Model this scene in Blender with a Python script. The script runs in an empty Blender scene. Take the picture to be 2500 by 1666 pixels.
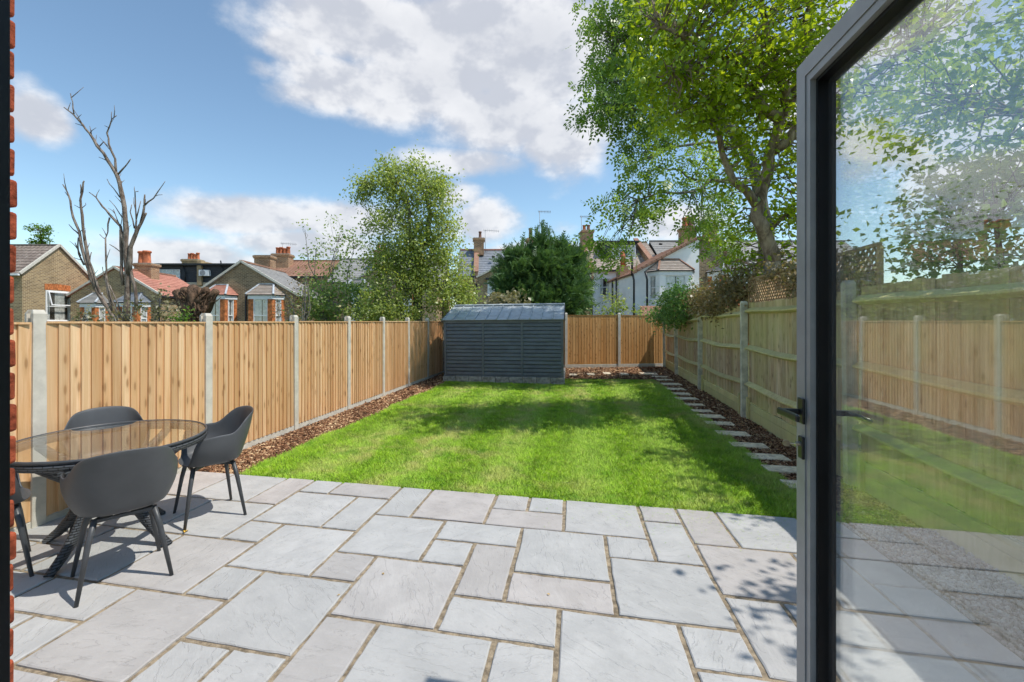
import bpy, bmesh, math, random
import numpy as np
from mathutils import Vector, Matrix
random.seed(7); rng = np.random.default_rng(7)
SC = bpy.context.scene
COL = SC.collection
R = math.radians

# ------------------------------------------------------------------ camera
FX, CX, HY, YAW, H = 1080.0, 1182.73, 788.77, 0.201, 1.54     # focal px, principal x, horizon y (2500 px wide photo), yaw to the garden axis, eye height
CY, SY = math.cos(YAW), math.sin(YAW)
cam = bpy.data.cameras.new('camera'); cam_o = bpy.data.objects.new('camera', cam); COL.objects.link(cam_o)
cam_o.location = (0, 0, H); cam_o.rotation_euler = (R(90), 0, YAW)
cam.sensor_width = 36.0; cam.lens = FX / 2500 * 36
cam.shift_x = (1250 - CX) / 2500; cam.shift_y = -(833 - HY) / 2500
cam.clip_start = 0.05; cam.clip_end = 3000
SC.camera = cam_o

# ------------------------------------------------------------------ light
SUN_EL, SUN_AZ = R(60), R(-1.5)            # direction towards the sun, azimuth from +x
sun_dir = Vector((math.cos(SUN_EL) * math.cos(SUN_AZ), math.cos(SUN_EL) * math.sin(SUN_AZ), math.sin(SUN_EL)))
sl = bpy.data.lights.new('sun', 'SUN'); sl.energy = 2.05; sl.angle = R(0.55); sl.color = (1.0, 0.95, 0.87)
so = bpy.data.objects.new('sun', sl); COL.objects.link(so); so.location = (8, 0, 20)
so.rotation_euler = sun_dir.to_track_quat('Z', 'Y').to_euler()
SC.view_settings.view_transform = 'Standard'; SC.view_settings.look = 'None'
SC.view_settings.exposure = 1.13; SC.view_settings.gamma = 1.0
SC.render.engine = 'CYCLES'
SC.cycles.use_denoising = True
SC.cycles.max_bounces = 6; SC.cycles.diffuse_bounces = 4; SC.cycles.glossy_bounces = 3; SC.cycles.transmission_bounces = 5; SC.cycles.transparent_max_bounces = 10; SC.cycles.use_adaptive_sampling = True; SC.cycles.adaptive_threshold = 0.02
SC.cycles.sample_clamp_indirect = 6.0

class NT:
    """small node tree helper"""
    def __init__(s, tree): s.t = tree; s.n = tree.nodes; s.l = tree.links
    def new(s, typ, **kw):
        n = s.n.new(typ)
        for k, v in kw.items():
            if k == 'ins':
                for a, b in v.items():
                    if isinstance(b, bpy.types.NodeSocket): s.l.new(b, n.inputs[a])
                    else: n.inputs[a].default_value = b
            else: setattr(n, k, v)
        return n
    def math(s, op, a, b=None, c=None, clamp=False):
        n = s.n.new('ShaderNodeMath'); n.operation = op; n.use_clamp = clamp
        for i, v in enumerate((a, b, c)):
            if v is None: continue
            if isinstance(v, bpy.types.NodeSocket): s.l.new(v, n.inputs[i])
            else: n.inputs[i].default_value = v
        return n.outputs[0]
    def mix(s, fac, a, b, blend='MIX'):
        n = s.n.new('ShaderNodeMix'); n.data_type = 'RGBA'; n.blend_type = blend
        for i, v in ((0, fac), (6, a), (7, b)):
            if isinstance(v, bpy.types.NodeSocket): s.l.new(v, n.inputs[i])
            else: n.inputs[i].default_value = v if i == 0 else (tuple(v) + (1,))[:4]
        return n.outputs[2]
    def noise(s, vec, scale, detail=4, rough=.55, dist=0.0):
        n = s.new('ShaderNodeTexNoise'); n.inputs['Scale'].default_value = scale; n.inputs['Detail'].default_value = detail
        n.inputs['Roughness'].default_value = rough; n.inputs['Distortion'].default_value = dist
        if vec is not None: s.l.new(vec, n.inputs['Vector'])
        return n.outputs[0]
    def ramp(s, fac, lo, hi):
        n = s.new('ShaderNodeMapRange'); n.interpolation_type = 'SMOOTHSTEP'
        n.inputs[1].default_value = lo; n.inputs[2].default_value = hi
        s.l.new(fac, n.inputs[0]); return n.outputs[0]
    def scale(s, vec, sc):
        n = s.new('ShaderNodeVectorMath', operation='MULTIPLY'); s.l.new(vec, n.inputs[0]); n.inputs[1].default_value = sc; return n.outputs[0]
    def add(s, a, b):
        n = s.new('ShaderNodeVectorMath', operation='ADD'); s.l.new(a, n.inputs[0])
        if isinstance(b, bpy.types.NodeSocket): s.l.new(b, n.inputs[1])
        else: n.inputs[1].default_value = b
        return n.outputs[0]
    def bump(s, h, strength=.5, dist=.01):
        n = s.new('ShaderNodeBump'); n.inputs['Strength'].default_value = strength; n.inputs['Distance'].default_value = dist
        s.l.new(h, n.inputs['Height']); return n.outputs[0]

# world: Nishita sky with a broken cumulus layer given by direction
w = bpy.data.worlds.new('World'); SC.world = w; w.use_nodes = True
W_ = NT(w.node_tree); W_.n.clear()
sky = W_.new('ShaderNodeTexSky', sky_type='NISHITA', sun_disc=False, sun_elevation=SUN_EL, sun_rotation=R(90) - SUN_AZ, air_density=1.0, dust_density=0.1, ozone_density=2.2)
tc = W_.new('ShaderNodeTexCoord'); dirv = tc.outputs['Generated']
sep = W_.new('ShaderNodeSeparateXYZ'); W_.l.new(dirv, sep.inputs[0])
az = W_.math('ARCTAN2', sep.outputs[0], sep.outputs[1])          # 0 along +y, positive to the right
el = W_.math('ARCSINE', sep.outputs[2])
def pix_dir(px, py):
    X = (px - CX) / FX; d = (X * CY - SY, X * SY + CY, (HY - py) / FX)
    return math.atan2(d[0], d[1]), math.atan2(d[2], math.hypot(d[0], d[1]))
blobs = [  # px, py, radius x px, radius y px, weight  (cumulus seen over the garden)
    (880, 60, 240, 130, 1.1), (1130, 90, 280, 150, 1.15), (1330, 130, 240, 190, 1.1), (1080, 190, 300, 140, 1.05), (720, 110, 90, 70, .9), (820, 200, 160, 90, .95), (2120, 170, 330, 230, 1.15), (2450, 330, 330, 220, 1.1), (780, 235, 130, 55, .85), (960, 260, 200, 70, .75), (1220, 270, 230, 130, 1.0), (1130, 400, 190, 50, .8), (1380, 330, 150, 130, .9),
    (640, 170, 60, 40, .55), (1480, 60, 250, 160, .8),
    (70, 285, 110, 75, 1.1), (30, 210, 80, 60, .5), (600, 525, 230, 60, 1.05), (830, 535, 170, 60, 1.0), (1180, 540, 110, 75, 1.05), (1110, 480, 80, 50, .85), (460, 625, 200, 50, 1.0), (760, 600, 220, 50, .95), (1300, 620, 200, 40, .8),
    (1370, 560, 90, 30, .5), (1650, 540, 160, 60, .8), (300, 640, 200, 40, .6), (2150, 250, 260, 200, .9), (-500, 350, 300, 150, .8), (3000, 300, 500, 250, .8)]
tot = None
warp = W_.noise(W_.scale(dirv, (1, 1, 1.6)), 5.0, 3, .5)
azw = W_.math('MULTIPLY_ADD', W_.math('SUBTRACT', warp, .5), .12, az)
for bx_, by_, rx_, ry_, wt in blobs:
    a0, e0 = pix_dir(bx_, by_); a1, _ = pix_dir(bx_ + rx_, by_); _, e1 = pix_dir(bx_, by_ - ry_)
    u = W_.math('MULTIPLY', W_.math('SUBTRACT', azw, a0), 1 / (a1 - a0)); v = W_.math('MULTIPLY', W_.math('SUBTRACT', el, e0), 1 / (e1 - e0))
    q = W_.math('ADD', W_.math('MULTIPLY', u, u), W_.math('MULTIPLY', v, v))
    g = W_.math('MULTIPLY', W_.math('POWER', 2.718, W_.math('MULTIPLY', q, -0.9)), wt)
    tot = g if tot is None else W_.math('MAXIMUM', tot, g)
fine = W_.noise(W_.scale(dirv, (1, 1, 1.5)), 7.0, 7, .60)
wide = W_.noise(W_.add(dirv, (3.1, 1.7, .4)), 2.2, 3, .5)
dens = W_.math('ADD', W_.math('MULTIPLY', tot, .95), W_.math('MULTIPLY_ADD', W_.math('SUBTRACT', fine, .5), 1.0, W_.math('MULTIPLY', W_.math('SUBTRACT', wide, .5), .25)))
mask = W_.ramp(dens, .24, .74)
fine_up = W_.noise(W_.scale(W_.add(dirv, (.035, -.01, .03)), (1, 1, 1.5)), 7.0, 4, .60)
relief = W_.ramp(W_.math('SUBTRACT', fine, fine_up), -.10, .12)
core = W_.ramp(dens, .55, 1.25)
cl = W_.mix(relief, (1.95, 2.03, 2.25), (2.95, 2.96, 3.02))
cl = W_.mix(W_.math('MULTIPLY', core, .55), cl, (1.8, 1.88, 2.08))
skyc = W_.mix(1.0, sky.outputs[0], (.59, .615, .565), 'MULTIPLY')
bgc = W_.mix(W_.math('MULTIPLY', mask, .93), skyc, cl)
bg = W_.new('ShaderNodeBackground'); W_.l.new(bgc, bg.inputs[0]); bg.inputs[1].default_value = 0.15
wo = W_.new('ShaderNodeOutputWorld'); W_.l.new(bg.outputs[0], wo.inputs[0])

# ------------------------------------------------------------------ pixel helpers (a pixel gives a direction, the depth comes from what it touches)
def W(a, b, z=0.0): return Vector((a * CY - b * SY, a * SY + b * CY, z))        # camera-aligned plan (a right, b depth) -> world
def PX(px, py, b): return W((px - CX) / FX * b, b, H + (HY - py) / FX * b)
def A(px, b): return (px - CX) / FX * b
def Zp(py, b): return H + (HY - py) / FX * b

# ------------------------------------------------------------------ materials
MATS = {}
def material(name):
    m = bpy.data.materials.new(name); m.use_nodes = True; t = NT(m.node_tree); t.n.clear()
    out = t.new('ShaderNodeOutputMaterial'); MATS[name] = m
    return m, t, out
def principled(t, out, col, rough=.6, bump=None, spec=.4, metal=0.0):
    p = t.new('ShaderNodeBsdfPrincipled')
    for k, v in (('Base Color', col), ('Roughness', rough), ('Specular IOR Level', spec), ('Metallic', metal)):
        if isinstance(v, bpy.types.NodeSocket): t.l.new(v, p.inputs[k])
        else: p.inputs[k].default_value = (tuple(v) + (1,))[:4] if k == 'Base Color' else v
    if bump is not None: t.l.new(bump, p.inputs['Normal'])
    t.l.new(p.outputs[0], out.inputs[0]); return p
def coords(t, rnd=True):
    """object coordinates moved by the object's own random number so alike pieces differ"""
    c = t.new('ShaderNodeTexCoord').outputs['Object']; oi = t.new('ShaderNodeObjectInfo')
    if not rnd: return c, oi.outputs['Random']
    k = t.math('MULTIPLY', oi.outputs['Random'], 57.3); cb = t.new('ShaderNodeCombineXYZ')
    for i in range(3): t.l.new(k, cb.inputs[i])
    return t.add(c, cb.outputs[0]), oi.outputs['Random']

def m_plain(name, col, rough=.5, var=.12, nscale=6, bump=.0, bscale=40, spec=.4, metal=0.0, world=False):
    m, t, o = material(name); c, r = coords(t)
    if world: c = t.new('ShaderNodeNewGeometry').outputs['Position']
    n = t.noise(c, nscale, 6, .6)
    dark = tuple(x * (1 - var * 2) for x in col); lite = tuple(min(1, x * (1 + var * 1.6)) for x in col)
    cc = t.mix(t.ramp(n, .3, .7), dark, lite)
    b = t.bump(t.noise(c, bscale, 5, .6), bump, .006) if bump else None
    principled(t, o, cc, rough, b, spec, metal); return m

def m_wood(name, c1, c2, knot, algae=None, gs=1.0, warm=.55, grey=None):
    m, t, o = material(name); c, r = coords(t)
    g = t.noise(t.scale(c, (14 * gs, 14 * gs, .8)), 3.0, 6, .68, .6)
    big = t.noise(t.scale(c, (3, 3, .6)), 1.6, 3, .5)
    col = t.mix(t.ramp(g, .32, .68), c1, c2)
    col = t.mix(t.math('MULTIPLY', t.ramp(big, .35, .7), .45), col, tuple(min(1, x * 1.25) for x in c2))
    rb = t.ramp(r, 0, 1); r2 = t.math('FRACT', t.math('MULTIPLY', r, 7.31))
    col = t.mix(t.math('MULTIPLY', r2, warm), col, tuple(a * b for a, b in zip(c1, (1.08, .92, .70))))
    col = t.mix(t.math('MULTIPLY', rb, .55), col, tuple(x * .74 for x in c1))
    if grey: col = t.mix(t.math('MULTIPLY', t.ramp(t.noise(t.scale(c, (4, 4, 1.2)), 2.3, 4, .6), .45, .7), .35), col, grey)
    sx_ = t.new('ShaderNodeSeparateXYZ', ins={0: t.scale(c, (11, 11, 5.5))}); c2_ = t.new('ShaderNodeCombineXYZ', ins={0: sx_.outputs[0], 1: sx_.outputs[2]})
    vo = t.new('ShaderNodeTexVoronoi', feature='F1', voronoi_dimensions='2D'); t.l.new(c2_.outputs[0], vo.inputs['Vector']); vo.inputs['Scale'].default_value = 1.0
    kn = t.ramp(vo.outputs['Distance'], .19, .07); halo = t.ramp(vo.outputs['Distance'], .42, .12)
    sel = t.math('GREATER_THAN', t.new('ShaderNodeSeparateColor', ins={0: vo.outputs['Color']}).outputs[0], .62)
    col = t.mix(t.math('MULTIPLY', t.math('MULTIPLY', kn, sel), .75), col, knot)
    col = t.mix(t.math('MULTIPLY', t.math('MULTIPLY', halo, sel), .35), col, tuple(x * .8 for x in c1))
    if algae:
        pos = t.new('ShaderNodeNewGeometry').outputs['Position']
        al = t.ramp(t.noise(t.scale(pos, (1.2, 1.6, .8)), 1.1, 5, .6), .38, .62)
        zz = t.new('ShaderNodeSeparateXYZ', ins={0: pos}).outputs[2]
        band = t.math('ADD', t.ramp(zz, 1.0, 1.35), t.ramp(zz, .55, .25))
        al = t.math('ADD', t.math('MULTIPLY', al, .45), t.math('MULTIPLY', band, .34), clamp=True)
        col = t.mix(t.math('MULTIPLY', al, .62), col, algae)
    b = t.bump(t.math('ADD', g, t.math('MULTIPLY', kn, .5)), .35, .004)
    principled(t, o, col, .72, b, .25); return m

M_NEW = m_wood('new_fence_wood', (.62, .36, .165), (.84, .60, .37), (.28, .13, .05))
M_BACK = m_wood('golden_fence_wood', (.54, .27, .09), (.74, .44, .19), (.14, .06, .02))
M_OLD = m_wood('weathered_fence_wood', (.30, .185, .105), (.76, .57, .38), (.14, .095, .06), algae=(.56, .54, .17), grey=(.62, .54, .42))
M_RAIL = m_wood('weathered_rail_wood', (.50, .43, .21), (.78, .70, .40), (.22, .16, .08), algae=(.66, .64, .24))
M_TREL = m_wood('trellis_wood', (.36, .24, .13), (.50, .36, .2), (.15, .09, .05))
M_CONC = m_plain('concrete_post', (.60, .56, .48), .9, .06, 9, .3, 150, .2)
M_CONCW = m_plain('weathered_post', (.58, .55, .43), .9, .15, 6, .4, 90, .2)
M_CONC2 = m_plain('concrete_block', (.33, .32, .29), .9, .22, 14, .5, 90, .2)
M_STEP = m_plain('stepping_stone', (.86, .70, .51), .9, .14, 12, .5, 80, .2)
M_SHED = m_plain('shed_cladding', (.115, .130, .146), .45, .10, 3, .05, 9, .45)
M_SHEDR = m_plain('shed_roof_metal', (.36, .395, .41), .42, .12, 5, .1, 20, .5)
M_ALU = m_plain('anthracite_aluminium', (.27, .27, .272), .36, .05, 9, .03, 300, .5)
M_GASK = m_plain('black_gasket', (.006, .006, .007), .5, .1, 9, 0, 10, .3)
M_BLACKM = m_plain('black_handle_metal', (.016, .017, .019), .28, .1, 12, 0, 10, .5)
M_BRASS = m_plain('lock_metal', (.55, .53, .45), .3, .1, 40, 0, 10, .5, 1.0)
M_PLAST = m_plain('charcoal_plastic', (.080, .084, .090), .46, .05, 5, .06, 500, .42)
M_LEG = m_plain('charcoal_leg_metal', (.060, .064, .070), .42, .08, 12, .04, 300, .45)
M_SAND = m_plain('jointing_sand', (.31, .25, .175), .95, .22, 28, .9, 160, .1)
M_SOIL = m_plain('mulch_soil', (.10, .058, .032), .95, .35, 9, .9, 60, .1)
M_GROUND = m_plain('rough_ground', (.075, .09, .04), .95, .3, 1.2, .5, 12, .1)
M_WHITE = m_plain('white_frame', (.80, .80, .79), .4, .03, 6, 0, 10, .4)
M_RENDER = m_plain('white_render', (.92, .90, .865), .8, .05, .7, .2, 14, .2)
M_CREAM = m_plain('cream_render', (.62, .52, .38), .8, .06, 1.0, .2, 14, .2)
M_PIPE = m_plain('black_pipe', (.022, .023, .026), .45, .1, 5, 0, 10, .4)
M_LEAD = m_plain('lead_flashing', (.46, .49, .52), .6, .15, 5, .1, 20, .4)
M_POT = m_plain('terracotta_pot', (.50, .15, .065), .7, .2, 3, .1, 30, .3)
M_POTB = m_plain('brown_pot', (.26, .13, .09), .7, .2, 3, .1, 30, .3)
M_CLAD = m_plain('dark_cladding', (.045, .047, .055), .6, .15, 2, .1, 10, .4)
M_METAL = m_plain('aerial_metal', (.30, .30, .31), .5, .1, 4, 0, 10, .4)
M_CURT = m_plain('curtain', (.60, .59, .56), .85, .12, 5, .2, 20, .2)
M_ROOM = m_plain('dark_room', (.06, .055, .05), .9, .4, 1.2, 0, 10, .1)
M_APPLE = m_plain('apple_fruit', (.34, .42, .06), .4, .12, 6, 0, 10, .5)
M_DRYLEAF = m_plain('dry_leaf', (.62, .38, .06), .7, .25, 30, .2, 90, .3)
M_MORTAR = m_plain('brick_mortar', (.42, .38, .32), .95, .15, 30, .6, 120, .1)
M_REDB = m_plain('red_brick', (.33, .075, .035), .85, .28, 26, .7, 110, .2)
M_ORB = m_plain('orange_brick', (.50, .17, .06), .85, .25, 6, .4, 40, .2)

def m_slab():
    m, t, o = material('riven_sandstone'); c, r = coords(t)
    rt = t.new('ShaderNodeVectorRotate', rotation_type='Z_AXIS', ins={0: c, 'Angle': t.math('MULTIPLY', r, 40.0)}).outputs[0]
    st = t.scale(rt, (1.0, 3.0, 1))
    lay = t.noise(st, 2.2, 7, .60, .25)
    fine = t.noise(c, 60, 5, .6)
    ter = t.new('ShaderNodeMath', operation='PINGPONG', ins={0: t.math('MULTIPLY', lay, 7.0), 1: 1.0}).outputs[0]
    n2 = t.noise(c, 5.0, 5, .6); n3 = t.noise(c, 17.0, 4, .65)
    cool = t.mix(t.ramp(n2, .3, .7), (.415, .415, .410), (.505, .502, .492))
    warm = t.mix(t.ramp(n2, .3, .7), (.405, .375, .358), (.485, .452, .432))
    col = t.mix(t.ramp(r, .50, .78), cool, warm)
    col = t.mix(t.math('MULTIPLY', t.math('FRACT', t.math('MULTIPLY', r, 9.7)), .42), col, (.34, .34, .332))
    spk = t.ramp(t.noise(c, 95, 3, .7), .60, .72); col = t.mix(t.math('MULTIPLY', spk, .22), col, (.26, .25, .24))
    strk = t.ramp(t.noise(st, 9.0, 5, .7), .52, .75); col = t.mix(t.math('MULTIPLY', strk, .20), col, (.60, .60, .58))
    col = t.mix(t.math('MULTIPLY', t.ramp(n3, .55, .78), .30), col, (.335, .33, .325))
    stn = t.math('MULTIPLY', t.ramp(t.noise(t.add(c, (9, 4, 2)), 2.1, 6, .7), .66, .74), t.ramp(t.noise(c, 30, 3, .6), .4, .6))
    col = t.mix(t.math('MULTIPLY', stn, .55), col, (.14, .14, .14))
    h = t.math('ADD', t.math('MULTIPLY', t.ramp(ter, .44, .56), .36), t.math('ADD', t.math('MULTIPLY', fine, .22), t.math('MULTIPLY', lay, 1.6)))
    principled(t, o, col, .78, t.bump(h, .58, .011), .25); return m
M_SLAB = m_slab()

def m_brickwall(name, c1, c2, mortar, scale=1.0):
    m, t, o = material(name); tcn = t.new('ShaderNodeTexCoord'); c = tcn.outputs['Object']
    s = t.new('ShaderNodeSeparateXYZ', ins={0: c}); ns = t.new('ShaderNodeSeparateXYZ', ins={0: tcn.outputs['Normal']})
    side = t.math('GREATER_THAN', t.math('ABSOLUTE', ns.outputs[0]), .7)
    u = t.math('ADD', t.math('MULTIPLY', s.outputs[1], side), t.math('MULTIPLY', s.outputs[0], t.math('SUBTRACT', 1.0, side)))
    cb = t.new('ShaderNodeCombineXYZ', ins={0: u, 1: s.outputs[2]})
    br = t.new('ShaderNodeTexBrick', offset=.5); t.l.new(cb.outputs[0], br.inputs['Vector'])
    br.inputs['Scale'].default_value = scale; br.inputs['Brick Width'].default_value = .235; br.inputs['Row Height'].default_value = .082
    br.inputs['Mortar Size'].default_value = .011; br.inputs['Mortar Smooth'].default_value = .15; br.inputs['Bias'].default_value = .0
    for k, v in (('Color1', c1), ('Color2', c2), ('Mortar', mortar)): br.inputs[k].default_value = tuple(v) + (1,)
    n = t.noise(c, .9, 5, .65); n2 = t.noise(c, 9, 3, .6)
    col = t.mix(t.math('MULTIPLY', t.ramp(n, .45, .75), .55), br.outputs['Color'], tuple(x * .5 for x in c2))
    col = t.mix(t.math('MULTIPLY', t.ramp(n2, .4, .75), .35), col, tuple(min(1, x * 1.45) for x in c1))
    principled(t, o, col, .88, t.bump(t.math('SUBTRACT', 1.0, br.outputs['Fac']), .5, .012), .15); return m
M_STOCK = m_brickwall('london_stock_brick', (.36, .25, .13), (.17, .115, .07), (.62, .50, .32), .86)
M_STOCKD = m_brickwall('dark_stock_brick', (.29, .20, .115), (.14, .095, .06), (.46, .37, .25), .86)
M_STOCKY = m_brickwall('yellow_stock_brick', (.44, .30, .15), (.30, .20, .10), (.46, .38, .26))
M_CHIM = m_brickwall('chimney_brick', (.40, .225, .12), (.22, .12, .07), (.50, .40, .28), .86)

def m_tile(name, c1, c2, lichen=None):
    m, t, o = material(name); c, r = coords(t)
    col = t.mix(t.ramp(t.noise(c, 4.5, 5, .7), .35, .65), c1, c2)
    col = t.mix(t.math('MULTIPLY', t.ramp(t.noise(c, .8, 4, .6), .4, .7), .4), col, tuple(x * .65 for x in c1))
    if lichen: col = t.mix(t.math('MULTIPLY', t.ramp(t.noise(c, 7, 4, .7), .58, .68), .7), col, lichen)
    principled(t, o, col, .8, t.bump(t.noise(c, 30, 3, .6), .2, .01), .25); return m
M_TGREY = m_tile('grey_brown_tile', (.20, .155, .13), (.30, .24, .20), (.46, .44, .40))
M_TRED = m_tile('red_tile', (.44, .19, .135), (.54, .26, .19))
M_TBROWN = m_tile('brown_tile', (.30, .155, .10), (.38, .22, .15), (.36, .30, .24))
M_TBEIGE = m_tile('beige_tile', (.34, .27, .22), (.44, .37, .31), (.52, .48, .42))
M_SLATE = m_tile('blue_slate', (.20, .22, .25), (.27, .29, .32))
M_SLATEW = m_tile('weathered_slate', (.27, .26, .25), (.36, .35, .33), (.44, .42, .38))

def m_glass(name, ior=1.5, tint=(1, 1, 1), rough=0.0, refl_haze=0.0):
    m, t, o = material(name)
    f = t.new('ShaderNodeFresnel'); bf_ = t.new('ShaderNodeNewGeometry').outputs['Backfacing']; t.l.new(t.math('MULTIPLY_ADD', bf_, 1 / ior - ior, ior), f.inputs[0])   # air-to-glass on both sides of a pane
    tr = t.new('ShaderNodeBsdfTransparent'); tr.inputs[0].default_value = tuple(tint) + (1,)
    gl = t.new('ShaderNodeBsdfGlossy'); gl.inputs['Roughness'].default_value = rough; gl.inputs[0].default_value = (1, 1, 1, 1)
    mx = t.new('ShaderNodeMixShader'); t.l.new(f.outputs[0], mx.inputs[0]); t.l.new(tr.outputs[0], mx.inputs[1]); t.l.new(gl.outputs[0], mx.inputs[2])
    if refl_haze:  # milky veil of an indoor reflection, put in as pale diffuse colour
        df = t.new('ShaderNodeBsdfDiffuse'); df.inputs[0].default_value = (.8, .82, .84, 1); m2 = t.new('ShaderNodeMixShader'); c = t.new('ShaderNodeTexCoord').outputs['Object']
        t.l.new(t.math('MULTIPLY_ADD', t.ramp(t.noise(c, 1.1, 2, .5), .3, .75), refl_haze * .5, refl_haze), m2.inputs[0]); t.l.new(mx.outputs[0], m2.inputs[1]); t.l.new(df.outputs[0], m2.inputs[2]); mx = m2
    t.l.new(mx.outputs[0], o.inputs[0]); return m
M_GLASS = m_glass('clear_glass', 1.5, (.985, .99, .985))
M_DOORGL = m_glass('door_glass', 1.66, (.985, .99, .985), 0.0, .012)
M_TGLASS = m_glass('table_glass', 1.5, (.955, .97, .965))

def m_leaf(name, c1, c2, trans=.4, tcol=None, gloss=.35, yellow=None):
    m, t, o = material(name)
    at = t.new('ShaderNodeAttribute', attribute_name='tone').outputs['Fac']
    pos = t.new('ShaderNodeNewGeometry').outputs['Position']
    col = t.mix(at, c1, c2)
    col = t.mix(t.math('MULTIPLY', t.ramp(t.noise(pos, 1.3, 3, .6), .4, .65), .4), col, tuple(x * .7 for x in c1))
    if yellow: col = t.mix(t.math('MULTIPLY', t.math('GREATER_THAN', at, .93), .8), col, yellow)
    d = t.new('ShaderNodeBsdfPrincipled'); t.l.new(col, d.inputs['Base Color']); d.inputs['Roughness'].default_value = gloss; d.inputs['Specular IOR Level'].default_value = .45
    tl = t.new('ShaderNodeBsdfTranslucent')
    tcx = t.mix(1.0, col, tcol or (1.5, 1.6, .6), 'MULTIPLY'); t.l.new(tcx, tl.inputs[0])
    mx = t.new('ShaderNodeMixShader'); mx.inputs[0].default_value = trans
    t.l.new(d.outputs[0], mx.inputs[1]); t.l.new(tl.outputs[0], mx.inputs[2]); t.l.new(mx.outputs[0], o.inputs[0]); return m
M_LAPPLE = m_leaf('apple_leaf', (0.17, 0.29, 0.02), (0.52, 0.64, 0.06), 0.56, (1.3, 1.2, 0.4), gloss=0.27)
M_LASH = m_leaf('ash_leaf', (0.13, 0.24, 0.045), (0.36, 0.5, 0.11), 0.52, (1.25, 1.25, 0.55), .4)
M_LPEAR = m_leaf('pear_leaf', (0.25, 0.33, 0.08), (0.58, 0.66, 0.22), 0.52, (1.15, 1.15, 0.5), .35, (.42, .36, .07))
M_LBUSH = m_leaf('bush_leaf', (0.16, 0.25, 0.06), (0.42, 0.53, 0.16), 0.45, (1.2, 1.25, 0.6), .4, (.36, .34, .06))
M_LGREEN = m_leaf('vine_leaf', (.08, .16, .015), (.20, .33, .04), .4, (1.4, 1.5, .5))
M_LCON = m_leaf('conifer_spray', (0.07, 0.15, 0.055), (0.18, 0.29, 0.1), 0.25, (1.3, 1.4, 0.7), .55)
M_LJAS = m_leaf('climber_leaf', (0.11, 0.22, 0.07), (0.32, 0.48, 0.15), 0.4, (1.3, 1.4, 0.7), .4)
M_LBROWN = m_leaf('bronze_leaf', (0.14, 0.13, 0.06), (0.36, 0.28, 0.15), 0.36, (1.3, 1.2, 0.7), .4)
M_LMAG = m_leaf('olive_leaf', (0.130, 0.130, 0.058), (0.325, 0.286, 0.156), .3, (1.3, 1.3, .7), .4)
M_LDRY = m_leaf('straw_twig_leaf', (.20, .15, .06), (.34, .25, .11), .3, (1.2, 1.1, .7), .6)
def m_bark(name, c1, c2, sc=9):
    m, t, o = material(name); c = t.new('ShaderNodeTexCoord').outputs['Object']
    n = t.noise(t.scale(c, (1, 1, .35)), sc, 7, .7, .6)
    principled(t, o, t.mix(t.ramp(n, .35, .68), c1, c2), .9, t.bump(n, .8, .03), .15); return m
M_BARK = m_bark('apple_bark', (.14, .10, .075), (.42, .34, .26))
M_BARKG = m_bark('ash_bark', (.11, .105, .09), (.26, .25, .21))
M_BARKD = m_bark('dead_bark', (.12, .085, .065), (.34, .28, .23), 14)
M_BARKS = m_bark('stump_bark', (.055, .035, .022), (.20, .125, .08), 12)

# ------------------------------------------------------------------ mesh helpers
def link(name, me, mat=None, parent=None):
    o = bpy.data.objects.new(name, me); COL.objects.link(o)
    if mat is not None:
        me.materials.clear() if False else None
        if not me.materials: me.materials.append(mat)
    if parent is not None: o.parent = parent
    return o
def tag(o, label=None, cat=None, group=None, kind=None):
    if label: o['label'] = label
    if cat: o['category'] = cat
    if group: o['group'] = group
    if kind: o['kind'] = kind
    return o
def thing(name, loc, label, cat, group=None, rz=0.0):
    o = bpy.data.objects.new(name, None); COL.objects.link(o); o.location = loc; o.rotation_euler = (0, 0, rz); o.empty_display_size = .2
    return tag(o, label, cat, group)

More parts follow.
